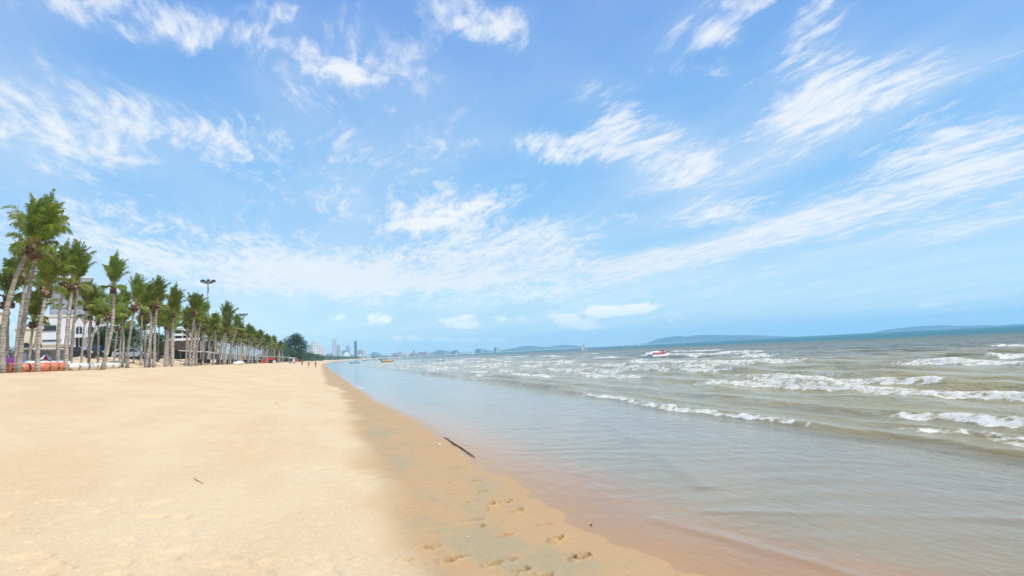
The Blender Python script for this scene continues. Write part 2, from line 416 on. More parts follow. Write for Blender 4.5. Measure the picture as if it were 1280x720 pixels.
rs = rings(.35, [(3.2, .05, .02), (10.5, .015, .0022), (60, .02, .006), (600, .02, .02), (FAR, 1, .05)])
th = np.concatenate([np.radians(np.arange(-180, -44, 4.0)), np.radians(np.arange(-44, 62, .17)), np.radians(np.arange(62, 180.1, 4.0))])
th[-1] = math.pi
mt, t = new_mat('sand')
tc = t.node('ShaderNodeTexCoord').outputs['Object']
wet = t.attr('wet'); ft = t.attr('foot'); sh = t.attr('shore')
big = t.noise(t.mapping(tc, rot=(0, 0, R(12)), sc=(.55, .22, .3)), 1.0, 5, .6)
med = t.noise(tc, 3.0, 5, .65)
fine = t.noise(tc, 260.0, 2, .6); gr = t.noise(tc, 90.0, 3, .7)
dryc = t.mix(t.ss(big, .38, .66), C4((.66, .488, .285)), C4((.62, .435, .24)))
dryc = t.mix(t.m('MULTIPLY', t.ss(med, .52, .75), .45), dryc, C4((.685, .53, .335)))
spk = t.noise(tc, 30.0, 8, .82); spk2 = t.noise(tc, 11.0, 6, .75)
dryc = t.mix(t.ss(spk, .36, .50, .30, .0), dryc, C4((.40, .26, .13)))
dryc = t.mix(t.ss(spk, .52, .66, .0, .5), dryc, C4((.80, .70, .55)))
dryc = t.mix(t.ss(spk2, .40, .30, .0, .35), dryc, C4((.45, .30, .16)))
dryc = t.mix(t.m('MULTIPLY', t.ss(fine, .62, .72), .35), dryc, C4((.80, .74, .64)))
dryc = t.mix(t.m('MULTIPLY', t.ss(gr, .36, .28), .22), dryc, C4((.33, .22, .12)))
pat = t.noise(t.mapping(tc, rot=(0, 0, R(10)), sc=(1.3, .5, 1)), 1.0, 6, .62, .6)
pat2 = t.noise(t.mapping(tc, rot=(0, 0, R(25)), sc=(2.6, 7.0, 1)), 1.0, 5, .6, .3)
grey = t.ss(t.m('ADD', t.m('MULTIPLY', pat, .72), t.m('MULTIPLY', pat2, .28)), .46, .60)
grey = t.m('MULTIPLY', grey, t.m('MULTIPLY', t.ss(sh, .1, -.5), .9))
wetc = t.mix(grey, C4((.50, .315, .145)), C4((.395, .305, .165)))
wetc = t.mix(t.m('MULTIPLY', t.ss(fine, .6, .72), .2), wetc, C4((.62, .50, .34)))
wetc = t.mix(t.ss(spk, .36, .50, .22, .0), wetc, C4((.20, .13, .07)))
wetc = t.mix(t.ss(spk2, .58, .70, .0, .35), wetc, C4((.60, .43, .25)))
c = t.mix(wet, dryc, wetc)
c = t.mix(t.ss(sh, -.35, .5), c, C4((.50, .295, .135)))
c = t.mix(t.ss(sh, .7, 1.9), c, C4((.38, .32, .175)))
c = t.mix(t.m('MULTIPLY', ft, .8), c, C4((.24, .125, .055)))  # footprint damp, with the hollows' shade painted into the sand colour
rg = t.m('SUBTRACT', .95, t.m('MULTIPLY', wet, .35))
bmp = t.bump(t.m('ADD', t.m('ADD', t.m('MULTIPLY', gr, .5), t.m('MULTIPLY', med, 1.2)), t.m('MULTIPLY', spk2, .8)), .6, .016)
bmp = t.bump(fine, .35, .004, bmp)
p = t.node('ShaderNodeBsdfPrincipled', {'Base Color': c, 'Roughness': rg, 'Normal': bmp, 'Specular IOR Level': .14})
o = t.node('ShaderNodeOutputMaterial'); t.l.new(p.outputs[0], o.inputs[0])
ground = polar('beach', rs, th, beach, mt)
tag(ground, kind='structure')

# ------------------------------------------------------------------ sea
WAVES = [  # base offset from shore base, amplitude, front width, back width, share that breaks
    (9.0, .12, .18, .60, .42), (10.5, .13, .20, .8, .62), (12.1, .19, .26, 1.0, .92), (14.4, .12, .3, 1.0, .45), (16.2, .22, .30, 1.2, .88), (18.9, .26, .34, 1.4, .72), (21.8, .30, .36, 1.5, .92),
    (25.5, .26, .4, 1.8, .6), (30.5, .30, .45, 2.0, .68), (36, .26, .6, 2.2, .45), (42, .30, .6, 2.4, .52), (50, .28, .8, 2.8, .35), (58, .3, .8, 3, .36), (70, .3, 1, 3.5, .2)]
def sea(x, y):
    shore = coast(y)
    r = np.hypot(x, y)
    s = x-xw(y); u0 = x-shore
    z = np.zeros_like(x); foam = np.zeros_like(x)
    lod = 1/(1+(r/260)**2)
    for i, (bx, A, wf, wb, br) in enumerate(WAVES):
        X = bx + (.8+.022*bx)*(fbm(y/16., 0*y+i*7.7, 100+i, 3)-.5) + .25*(vn(y/1.7, 0*y, 140+i)-.5)
        if i == 0: X = X + .4 + 1.0*sst(14, 40, y)
        u = u0-X
        mod = vn(y/7.5+i*3.1, 0*y, 200+i)*.7+vn(y/2.6, 0*y+3, 230+i)*.3
        a = A*(.45+.8*mod)*sst(-30, -12, y)
        pr = np.where(u < 0, np.exp(-(u/wf)**2), np.exp(-(u/wb)**2))
        z = z + a*pr*lod - .25*a*np.exp(-((u+wf*3.2)/(wf*2.2))**2)*lod
        seg = fbm(y/15.+i*5.3, 0*y+i, 300+i, 3)
        b = sst(.62-.30*br, .72-.30*br, seg)*(sst(.25, .5, mod)*.6+.4)
        if i == 0: b = b*(.12+.88*sst(8.5, 12, y))
        if i == 1: b = np.maximum(b*sst(13, 9, y), .85*sst(10.5, 8.5, y))
        jag = .6*(fbm(x/.5, y/.8, 340+i, 3)-.5)*wf*3
        fr = sst(-wf*1.9, -wf*1.1, u+jag)*sst(wb*.16, -.10, u+jag)
        foam = np.maximum(foam, b*fr)
        z = z + b*fr*.05*(fbm(x/.16, y/.16, 360+i, 3)-.35)*np.minimum(1, 12/r)
        lace = b*sst(0, .3, u)*np.exp(-np.maximum(u, 0)/(wb*2.0))*.46
        foam = np.maximum(foam, lace)
        lace2 = b*sst(-wf*9, -wf*2, u)*sst(.2, -.4, u)*.27
        foam = np.maximum(foam, lace2)
    # wind chop outside the surf
    ch = np.maximum(sst(6, 20, u0), .4*sst(2, 6, u0)*sst(25, 55, y))
    rg2 = np.random.default_rng(5)
    for k in range(26):
        lam = .8*(6.0/.8)**rg2.random(); a = R(-90+rg2.normal(0, 32)); ph = rg2.random()*6.28
        kk = 2*math.pi/lam; amp = .006*lam**.9
        q = kk*((x+.8*vn(x/9, y/9, 7))*math.sin(a)+y*math.cos(a))+ph
        vis = np.exp(-(r/(lam*60))**2)
        z = z + ch*amp*vis*(np.abs(np.sin(q*.5))*-2+1.27)
    # scattered whitecaps and surf patches
    wc = fbm(u0/3.2, y/7.5, 400, 4); sc = sst(8, 12, u0)*sst(95, 25, u0)
    foam = np.maximum(foam, sst(.70, .76, wc)*.5*sc)
    pt = fbm(x/4.5, y/3.0, 420, 3); foam = np.maximum(foam, .26*sst(.52, .68, pt)*sst(11, 13, u0)*sst(26, 19, u0)*sst(40, 12, y))
    # swash sheet ripples and the odd reflected wavelet
    inn = sst(.2, 1.6, s)*sst(10, 7.5, u0)
    z = z + inn*(.008*(fbm(x/.55+.5*y, y/.30, 500, 3)-.5)+.004*np.sin(8*(x*.55+y*.84)+4*fbm(x/2, y/2, 510, 2)*3)*fbm(x/1.5, y/1.5, 520, 2))
    for (pa, pb, pc, A) in (((480, 500), (560, 505), (660, 507), .014), ((700, 500), (790, 540), (880, 610), .012), ((560, 480), (700, 500), (860, 512), .011), ((880, 640), (1080, 645), (1290, 652), .012), ((820, 650), (960, 690), (1120, 735), .011), ((480, 497), (500, 488), (560, 482), .007)):
        a = on_z(*pa); b = on_z(*pb); cc = on_z(*pc); best = np.full(x.shape, 1e9)
        for f in np.linspace(0, 1, 90):
            qx = a.x*(1-f)**2+2*b.x*f*(1-f)+cc.x*f*f; qy = a.y*(1-f)**2+2*b.y*f*(1-f)+cc.y*f*f
            wgt = max(.2, math.hypot(qx, qy)/14)
            best = np.minimum(best, np.hypot(x-qx, y-qy)/wgt)
        z = z + A*np.exp(-(best/.22)**2)*(.3+1.2*vn(x/1.3, y/1.3, 540))
    # foam edge of the swash further along the beach
    ed = sst(.9, .25, s)*sst(-.15, .1, s)*sst(.50, .62, fbm(y/2.5, x*0, 530, 3))*sst(22, 34, y)*sst(220, 120, y)
    foam = np.maximum(foam, ed*.75)
    bed = sand_z(x, y)
    film = .008*(fbm(x/.7, y/1.1, 550, 3)-.5)*sst(.3, .8, s) + .004*sst(-.15, .4, s)+.008*sst(.5, 3.0, s)
    z = z + film
    depth = np.clip(z-bed, 0, 5)
    return z, {'foam': np.clip(foam, 0, 1), 'depth': depth, 'off': np.clip(u0+.12*y*0, 0, 3000), 'shore': np.clip(s, -5, 60)}
rs2 = rings(1.5, [(14, .022, .003), (60, .02, .004), (300, .02, .008), (FAR-20, 1, .03)])
th2 = np.concatenate([np.radians(np.arange(-44, -17, .5)), np.radians(np.arange(-17, 60, .085)), np.radians(np.arange(60, 150, .8)), np.radians([150, 160, 170])])
mt, t = new_mat('sea_water')
tc = t.node('ShaderNodeTexCoord').outputs['Object']
foam = t.attr('foam'); dep = t.attr('depth'); off = t.attr('off'); sh = t.attr('shore')
nb = t.noise(t.mapping(tc, sc=(.05, .02, 1)), 1.0, 4, .6)
offn = t.m('ADD', off, t.m('MULTIPLY', t.m('SUBTRACT', nb, .5), 90.0))
turb = t.mix(t.ss(off, 7.2, 9.5), C4((.385, .325, .225)), C4((.40, .33, .15)))
turb = t.mix(t.ss(offn, 14, 60), turb, C4((.15, .15, .10)))
turb = t.mix(t.ss(offn, 95, 210), turb, C4((.012, .13, .15)))
cl = t.noise(t.mapping(tc, sc=(.8, .4, 1)), 1.0, 5, .6)
turb = t.mix(t.m('MULTIPLY', t.ss(cl, .55, .72), .3), turb, C4((.20, .155, .09)))
rip1 = t.noise(t.mapping(tc, rot=(0, 0, R(28)), sc=(7, 2.6, 1)), 1.0, 4, .6, .5)
rip2 = t.noise(t.mapping(tc, rot=(0, 0, R(-20)), sc=(2.2, .8, 1)), 1.0, 4, .6)
rip3 = t.noise(t.mapping(tc, sc=(.55, .22, 1)), 1.0, 5, .62)
kin = t.ss(off, 5, 14)
h = t.m('ADD', t.m('MULTIPLY', rip1, t.m('ADD', .012, t.m('MULTIPLY', kin, .03))), t.m('MULTIPLY', rip2, t.m('ADD', .010, t.m('MULTIPLY', kin, .12))))
h = t.m('ADD', h, t.m('MULTIPLY', t.m('MULTIPLY', rip3, kin), .30))
rip4 = t.noise(t.mapping(tc, sc=(.20, .06, 1)), 1.0, 5, .65)
h = t.m('ADD', h, t.m('MULTIPLY', t.m('MULTIPLY', rip4, t.ss(off, 16, 60)), 1.6))
nrm = t.bump(h, 1.0, 1.0)
body = t.node('ShaderNodeBsdfDiffuse', {'Color': turb, 'Normal': nrm})
trn = t.node('ShaderNodeBsdfTransparent', {'Color': C4((.97, .95, .92))})
opq = t.m('SUBTRACT', 1.0, t.m('EXPONENT', t.m('MULTIPLY', dep, -7.0)))
mixb = t.node('ShaderNodeMixShader', {0: opq, 1: trn.outputs[0], 2: body.outputs[0]})
fr = t.node('ShaderNodeFresnel', {'IOR': 1.33, 'Normal': nrm})
gl = t.node('ShaderNodeBsdfGlossy', {'Color': C4((1, 1, 1)), 'Roughness': .09, 'Normal': nrm})
frs = t.m('MULTIPLY', t.m('MULTIPLY', fr.outputs[0], t.ss(dep, .001, .012, .6, 1.0)), t.ss(off, 18, 140, 1.0, .5))
surf = t.node('ShaderNodeMixShader', {0: frs, 1: mixb.outputs[0], 2: gl.outputs[0]})
fn = t.noise(t.mapping(tc, sc=(5.0, 3.0, 4)), 1.0, 7, .7)
fn2 = t.node('ShaderNodeTexVoronoi', {'Vector': t.mapping(tc, sc=(3.4, 2.2, 3)), 'Scale': 1.0}, feature='DISTANCE_TO_EDGE').outputs['Distance']
fm = t.m('ADD', t.m('MULTIPLY', fn, .8), t.m('MULTIPLY', t.ss(fn2, .16, .0), .12))
fmask = t.ss(t.m('ADD', t.m('MULTIPLY', fm, 1.35), t.m('MULTIPLY', foam, .74)), 1.10, 1.34)
fmask = t.m('MULTIPLY', fmask, t.ss(foam, .02, .2))
fcol = t.mix(t.ss(fn, .35, .6), C4((.58, .52, .37)), C4((.80, .76, .66)))
fb = t.node('ShaderNodeBsdfDiffuse', {'Color': fcol, 'Normal': t.bump(fn, .8, .06)})
fin = t.node('ShaderNodeMixShader', {0: t.m('MULTIPLY', fmask, .92), 1: surf.outputs[0], 2: fb.outputs[0]})
o = t.node('ShaderNodeOutputMaterial'); t.l.new(fin.outputs[0], o.inputs[0])
def keep(x, y, z): return z > sand_z(x, y)-.006
seao = polar('sea', rs2, th2, sea, mt, keep)
tag(seao, kind='structure')
# ------------------------------------------------------------------ materials
M = {}
def trunk_mat():
    mt, t = new_mat('palm_bark')
    tc = t.node('ShaderNodeTexCoord').outputs['Object']
    wv = t.noise(t.mapping(tc, sc=(.8, .8, 9)), 1.0, 3, .6, .4)
    ln = t.noise(t.mapping(tc, sc=(9, 9, 1.2)), 1.0, 4, .6)
    c = t.mix(t.ss(wv, .38, .62), C4((.27, .22, .17)), C4((.47, .41, .335)))
    c = t.mix(t.m('MULTIPLY', t.ss(ln, .55, .75), .6), c, C4((.13, .10, .075)))
    oi = t.node('ShaderNodeObjectInfo').outputs['Random']
    c = t.node('ShaderNodeHueSaturation', {'Color': c, 'Value': t.m('ADD', t.m('MULTIPLY', oi, .45), .78)}).outputs[0]
    p = t.node('ShaderNodeBsdfPrincipled', {'Base Color': c, 'Roughness': .9, 'Normal': t.bump(wv, .9, .03)})
    t.l.new(p.outputs[0], t.node('ShaderNodeOutputMaterial').inputs[0]); return mt
def leaf_mat(name, a, b, dry=None, scale=.9, trans=.35, rnd=.5):
    mt, t = new_mat(name)
    tc = t.node('ShaderNodeTexCoord').outputs['Object']
    n = t.noise(tc, scale, 4, .65); n2 = t.noise(tc, scale*7, 2, .6)
    c = t.mix(t.ss(n, .35, .65), C4(a), C4(b))
    if dry: c = t.mix(t.m('MULTIPLY', t.ss(n2, .60, .74), .75), c, C4(dry))
    oi = t.node('ShaderNodeObjectInfo').outputs['Random']
    c = t.node('ShaderNodeHueSaturation', {'Color': c, 'Value': t.m('ADD', t.m('MULTIPLY', oi, rnd), 1-rnd/2), 'Hue': t.m('ADD', t.m('MULTIPLY', oi, .03), .485)}).outputs[0]
    d = t.node('ShaderNodeBsdfPrincipled', {'Base Color': c, 'Roughness': .5, 'Specular IOR Level': .35})
    tr = t.node('ShaderNodeBsdfTranslucent', {'Color': t.mix(1.0, c, C4((1.2, 1.5, .5)), 'MULTIPLY')})
    m = t.node('ShaderNodeMixShader', {0: trans, 1: d.outputs[0], 2: tr.outputs[0]})
    t.l.new(m.outputs[0], t.node('ShaderNodeOutputMaterial').inputs[0]); return mt
M['bark'] = trunk_mat()
M['frond'] = leaf_mat('palm_leaf', (.13, .18, .035), (.27, .29, .065), (.36, .28, .09), 1.8, .38)
M['stalk'] = pmat('palm_stalk', (.36, .30, .07), .55, .45, 3, rnd=.3)
M['husk'] = pmat('palm_husk', (.17, .095, .05), .95, .55, 9, .6, rnd=.4)
M['cut'] = pmat('cut_stub', (.50, .40, .28), .9, .4, 9, .3)
M['leafd'] = leaf_mat('casuarina_leaf', (.035, .060, .030), (.060, .085, .045), None, .25, .2, .2)
M['leafg'] = leaf_mat('broad_leaf', (.045, .095, .022), (.085, .150, .035), None, .3, .3, .6)
M['leafb'] = leaf_mat('hedge_leaf', (.035, .065, .022), (.06, .095, .03), None, .8, .25, .4)
M['wood'] = pmat('tree_bark', (.16, .12, .085), .9, .4, 4, .5)
M['white'] = pmat('white_paint', (.78, .78, .76), .55, .06, 2)
M['whiteb'] = pmat('white_plaster', (.80, .79, .77), .8, .10, .35)
M['cream'] = pmat('cream_plaster', (.74, .66, .47), .85, .10, .4)
M['tile'] = pmat('red_tile', (.46, .10, .07), .7, .3, 3, .4)
M['glass'] = pmat('dark_glass', (.045, .055, .07), .12, .4, 1.5)
M['dark'] = pmat('dark_paint', (.03, .03, .034), .6, .3, 3)
M['brown'] = pmat('dark_timber', (.10, .06, .04), .8, .4, 2, .3)
M['grey'] = pmat('grey_metal', (.30, .31, .33), .45, .2, 4, metal=.6)
M['greyp'] = pmat('grey_cloth', (.42, .46, .52), .8, .2, 2)
M['bluec'] = pmat('pale_blue_cloth', (.50, .56, .74), .8, .2, 2)
M['purple'] = pmat('purple_cloth', (.28, .07, .30), .8, .3, 5)
M['orange'] = pmat('orange_rubber', (.70, .155, .06), .5, .25, 3, col2=(.58, .22, .11))
M['whiter'] = pmat('white_rubber', (.78, .74, .63), .5, .18, 3)
M['red'] = pmat('red_paint', (.60, .05, .035), .5, .25, 4)
M['salmon'] = pmat('salmon_vinyl', (.62, .25, .19), .5, .2, 4)
M['flag'] = pmat('orange_cloth', (.80, .18, .04), .8, .2, 4)
M['blueh'] = pmat('blue_hull', (.12, .42, .62), .45, .2, 2)
M['orangeh'] = pmat('amber_hull', (.68, .36, .08), .5, .25, 2)
M['skin'] = pmat('skin', (.60, .36, .25), .6, .15, 6)
M['skin2'] = pmat('tanned_skin', (.48, .27, .18), .6, .15, 6)
M['hair'] = pmat('dark_hair', (.02, .015, .012), .6, .2, 20)
M['shirtr'] = pmat('red_shirt', (.55, .06, .04), .85, .2, 6)
M['shortd'] = pmat('dark_shorts', (.035, .03, .04), .85, .2, 6)
M['shorto'] = pmat('orange_shorts', (.55, .16, .06), .85, .2, 6)
M['shortk'] = pmat('pale_shorts', (.45, .38, .30), .85, .2, 6)
M['stick'] = pmat('driftwood', (.12, .085, .06), .85, .5, 14, .8)
M['shell'] = pmat('shell', (.78, .74, .68), .5, .15, 20)
M['pebble'] = pmat('dark_pebble', (.06, .05, .045), .7, .3, 20)
M['sail'] = pmat('beige_sail', (.66, .60, .42), .8, .1, 1)
M['sailw'] = pmat('white_sail', (.82, .82, .80), .8, .06, 1)
def tower_mat(name, a, b, fl=3.4, wd=5.0, gap=.42, vert=.35):
    mt, t = new_mat(name)
    tc = t.node('ShaderNodeTexCoord').outputs['Object']
    sp = t.node('ShaderNodeSeparateXYZ', {0: tc}).outputs
    f = t.m('FRACT', t.m('DIVIDE', sp[2], fl)); g = t.m('FRACT', t.m('ADD', t.m('DIVIDE', t.m('ADD', sp[0], sp[1]), wd), .31))
    win = t.m('MULTIPLY', t.m('LESS_THAN', f, gap), t.m('GREATER_THAN', g, vert))
    n = t.noise(tc, .03, 4, .6)
    c = t.mix(t.m('MULTIPLY', t.ss(n, .4, .7), .2), C4(a), C4(tuple(.7*q for q in a)))
    c = t.mix(win, c, C4(b))
    p = t.node('ShaderNodeBsdfPrincipled', {'Base Color': c, 'Roughness': t.m('SUBTRACT', .8, t.m('MULTIPLY', win, .5))})
    t.l.new(p.outputs[0], t.node('ShaderNodeOutputMaterial').inputs[0]); return mt
M['tw'] = tower_mat('white_facade', (.76, .75, .73), (.30, .33, .38))
M['tg'] = tower_mat('grey_facade', (.50, .52, .54), (.20, .24, .28), 3.4, 4.0, .5, .25)
M['tp'] = tower_mat('pink_facade', (.62, .36, .32), (.30, .2, .2))
M['tb'] = tower_mat('blue_facade', (.30, .38, .46), (.12, .18, .25), 3.4, 3.2, .6, .15)
M['td'] = tower_mat('dark_facade', (.10, .12, .16), (.05, .07, .10), 3.4, 3.2, .6, .15)
M['tgr'] = tower_mat('greenish_facade', (.46, .54, .47), (.2, .27, .25), 3.4, 3.2, .5, .2)
M['grid'] = tower_mat('scaffold_netting', (.40, .43, .47), (.29, .32, .37), 1.35, 1.5, .72, .22)

# ------------------------------------------------------------------ palms
def trunk_mb(p1, bow, r0=.17, r1=.12, n=14):
    p1 = Vector(p1); b = Vector(bow); pts = []; rad = []
    rr = random.Random(int(p1.x*977+p1.z*131+bow[0]*71))
    for i in range(n+1):
        f = i/n
        q = p1*f + b*(4*f*(1-f)) + Vector((rr.uniform(-.02, .02), rr.uniform(-.02, .02), 0))*(1 if 0 < i < n else 0)
        pts.append(q); rad.append((r0+(r1-r0)*f)*.66*(1+.40*math.exp(-f*n*.9))*(1+.06*rr.uniform(-1, 1)))
    pts[0] = pts[0]+Vector((0, 0, -.25))
    return MB().tube(pts, rad, 10)
WIND = Vector((.17, -.03, -.02))
def crown_mesh(seed, n=21, L=2.3, tmin=6, tmax=58, droop=.85, low=4, wind=1.0, spread=1.0):
    rr = random.Random(seed); mb = MB(); n = int(n*1.25); tmax *= .56; tmin *= .5; L *= .92; droop *= 2.5
    for k in range(n):
        f = k/(n-1)
        az = k*2.39996+rr.uniform(-.3, .3)
        tilt = R(tmin+(tmax-tmin)*f**1.1+rr.uniform(-6, 6))*spread
        ln = L*rr.uniform(.82, 1.08)*(1-.12*f)
        if k >= n-low: tilt = R(rr.uniform(50, 85)); ln *= .55
        d = Vector((math.sin(tilt)*math.cos(az), math.sin(tilt)*math.sin(az), math.cos(tilt)))
        p = Vector((d.x*.06, d.y*.06, rr.uniform(-.05, .12))); N = 12; pts = [p.copy()]; ds = ln/N; dirs = [d.copy()]
        for i in range(N):
            s = (i+1)/N
            d = (d + (Vector((0, 0, -1))*droop*s*s*s + Vector((d.x, d.y, 0))*.5*s + WIND*wind*1.1*s)*ds*(.35+.65*f)*1.3).normalized()
            p = p+d*ds; pts.append(p.copy()); dirs.append(d.copy())
        mb.tube(pts[:6], [.028, .024, .02, .017, .015, .012], 4, 1, cap=False)
        mb.tube(pts[5:], [.012]*6+[.006]*(len(pts)-11), 3, 1, cap=False)
        NL = 26
        twist = rr.uniform(-.5, .5)
        for j in range(NL):
            s = .26+.74*(j+rr.random()*.6)/NL
            x = min(s*N, N-.001); i = int(x); q = pts[i].lerp(pts[i+1], x-i); t = dirs[i]
            side0 = t.cross(Vector((0, 0, 1)))
            if side0.length < .05: side0 = Vector((1, 0, 0))
            side0.normalize(); upv = side0.cross(t).normalized()
            ll = .62*L/2.3*.95*(math.sin(math.pi*min(1, (s-.20)/.80)**.75)*.8+.25)*rr.uniform(.8, 1.15)
            for sg in (-1, 1):
                sd = (side0*math.cos(twist)+upv*math.sin(twist)*sg)
                e = (sd*sg*.62 + t*.85 + upv*.15 + WIND*wind*.5 + Vector((0, 0, -.35)) + Vector((rr.uniform(-.22, .22), rr.uniform(-.22, .22), rr.uniform(-.2, .15)))).normalized()
                w = (t.cross(e)).normalized().cross(e).normalized()*.0
                wv = t*.024 if abs(t.dot(e)) < .95 else upv*.024
                mid = q+e*ll*.55+Vector((0, 0, -.06*ll)); tip = q+e*ll*.95+WIND*wind*.12*ll+Vector((0, 0, -.42*ll))
                mb.add([q-wv, q+wv, mid+wv*.9, mid-wv*.9, tip], [(0, 1, 2, 3), (3, 2, 4)], 0)
    return mb.mesh('palm_crown_%d' % seed, [M['frond'], M['stalk']])
def husk_mesh(seed):
    rr = random.Random(seed); mb = MB()
    mb.ball((0, 0, -.05), .17, 10, 0, 1, 1, 1.3, .35, seed)
    for k in range(13):
        a = k*2.4+rr.uniform(-.3, .3); h = rr.uniform(-.28, .16); tl = rr.uniform(.5, 1.3)
        d = Vector((math.cos(a)*math.sin(tl), math.sin(a)*math.sin(tl), math.cos(tl)))
        b = Vector((math.cos(a)*.09, math.sin(a)*.09, h)); l = rr.uniform(.16, .32)
        mb.tube([b, b+d*l*.6, b+d*l], [.075, .06, .045], 6, 0 if rr.random() < .72 else 1)
    for k in range(4):
        a = rr.uniform(0, 6.28)
        mb.ball((math.cos(a)*.2, math.sin(a)*.2, rr.uniform(-.2, .02)), .085, 8, 0, 1, 1, 1.2, .1, k)
    return mb.mesh('palm_husk_%d' % seed, [M['husk'], M['cut']], True)
CROWNS = [crown_mesh(101, 22), crown_mesh(102, 20, 2.1, 5, 50, .8), crown_mesh(103, 23, 2.4, 8, 64, 1.0), crown_mesh(104, 18, 2.2, 3, 42, .6, 3, 1.3), crown_mesh(105, 22, 2.0, 6, 70, 1.1, 6, .8)]
BIGC = [crown_mesh(111, 30, 2.55, 6, 72, .95, 5, .8), crown_mesh(112, 30, 2.6, 8, 66, .9, 5, .9)]
DROOP = crown_mesh(121, 20, 2.2, 60, 150, .9, 8, 1.0)
HUSKS = [husk_mesh(201+i) for i in range(4)]
def palm(label, px, X, pcx, pcy, bow, crown, cs=1.0, hs=1.0, group=None, r=.15, rz=0.0, tilt=.06):
    b = at_x(px, 466, X); bz = gz(X, b.y)
    top = at_y(pcx, pcy, b.y+.2)
    root = thing('palm_tree', label, 'palm tree', (X, b.y, bz), 0, group)
    rel = top-Vector((X, b.y, bz))
    trunk_mb(rel, (bow, 0, 0), r, r*.72).build('trunk', M['bark'], root, True)
    h = link('husk', HUSKS[random.randrange(4)], root); h.location = rel; h.scale = (hs*.85,)*3
    c = link('crown', crown, root); c.location = rel+Vector((0, 0, .05)); c.scale = (cs*.82, cs*.82, cs*1.16)
    c.rotation_euler = (0, tilt, rz)
    return root
G1 = 'coconut palms along the back of the beach'
palm('tallest palm at the left end of the row, curved grey trunk under a shaggy crown', 3, -13.0, 36, 312, -.35, BIGC[0], .98, 1.3, G1, .175, 0, .30)
palm('brown trunked palm leaning right, crossing behind the tallest palm, its crown merged with it', 23, -13.1, 46, 317, -.10, BIGC[1], 1.0, 1.2, G1, .17, 1.2, .12)
palm('grey palm rising between the two orange inflatable tubes', 47, -13.3, 58, 366, -.12, CROWNS[2], .98, 1.1, G1, .15)
palm('straight pale palm standing behind the white tube in front of the white hotel', 72, -15.4, 79, 356, -.08, CROWNS[0], 1.06, 1.1, G1, .17)
palm('palm at the right end of the second orange tube, tall ragged pointed crown', 82, -13.6, 91, 358, -.10, CROWNS[3], 1.12, 1.2, G1, .15)
palm('thin palm close behind the one at the end of the orange tube', 88, -15.6, 98, 356, -.05, CROWNS[1], 1.0, 1, G1, .14)
palm('smooth pale palm with yellow leaf stalks, leaning right over the end of the white tube', 127, -13.0, 142, 362, .22, CROWNS[0], .92, 1.1, G1, .17)
palm('palm on the far left behind the two leaning trunks, with arching fronds', 18, -16.5, 33, 350, -.06, CROWNS[2], 1.15, 1.1, G1, .15)
palm('palm cut by the left picture edge with orange fruit under its fronds', 6, -17.5, 10, 378, .05, CROWNS[4], 1.35, 1.6, G1, .15)
palm('short dark palm half hidden behind the grey trunk near the orange tubes', 36, -19.0, 42, 405, -.05, CROWNS[4], 1.2, 1.2, G1, .15)
palm('left one of two thin palms in front of the red gables', 101, -19.0, 108, 385, -.03, CROWNS[2], .95, 1, G1, .13)
palm('right one of two thin palms in front of the red gables', 110, -19.2, 116, 386, -.03, CROWNS[3], .9, 1, G1, .13)
palm('dark palm with hanging fronds just behind the pale palm with yellow stalks', 130, -17.5, 135, 396, .0, DROOP, 1.2, 1.1, G1, .16)
palm('thin palm right of the palm with yellow stalks, low crown', 142, -19, 147, 410, -.03, CROWNS[1], 1.0, 1, G1, .12)
palm('slim leaning palm in front of the dark trees beyond the white tube end', 149, -18.6, 154, 392, -.05, CROWNS[0], 1.05, 1.1, G1, .13)
palm('palm leaning right just past the end of the white tube, thick husk collar', 159, -13.6, 169, 384, -.12, CROWNS[3], 1.06, 1.35, G1, .16)
palm('low palm with a strongly slanted thin trunk right of the thick collared palm', 167, -20, 177, 412, -.25, CROWNS[4], .9, .9, G1, .11)
palm('thin dark palm between the slanted one and the swept crown palm', 181, -18.6, 184, 402, -.05, CROWNS[2], 1.0, 1, G1, .12)
palm('straight palm with its crown swept upright into a narrow plume', 192, -13.4, 196, 382, -.04, CROWNS[3], 1.08, 1.2, G1, .15)
palm('thin palm directly left of the narrow plumed palm', 188, -17.4, 189, 398, .0, CROWNS[1], .95, 1, G1, .12)
palm('palm with a feathery top whose tip points left, in front of the striped building', 215, -13.2, 217, 394, -.04, CROWNS[0], 1.15, 1.0, G1, .14)
palm('slim palm left of the striped building', 205, -17.2, 209, 412, -.05, CROWNS[2], 1.0, 1, G1, .12)
palm('palm slanting right between the striped building and the first floodlight mast', 236, -15.0, 243, 404, -.12, CROWNS[1], 1.1, 1.1, G1, .13)
palm('tall lone crown rising above the row right of the first floodlight mast', 275, -14.6, 282, 413, -.15, CROWNS[3], 1.9, 1.2, G1, .15)
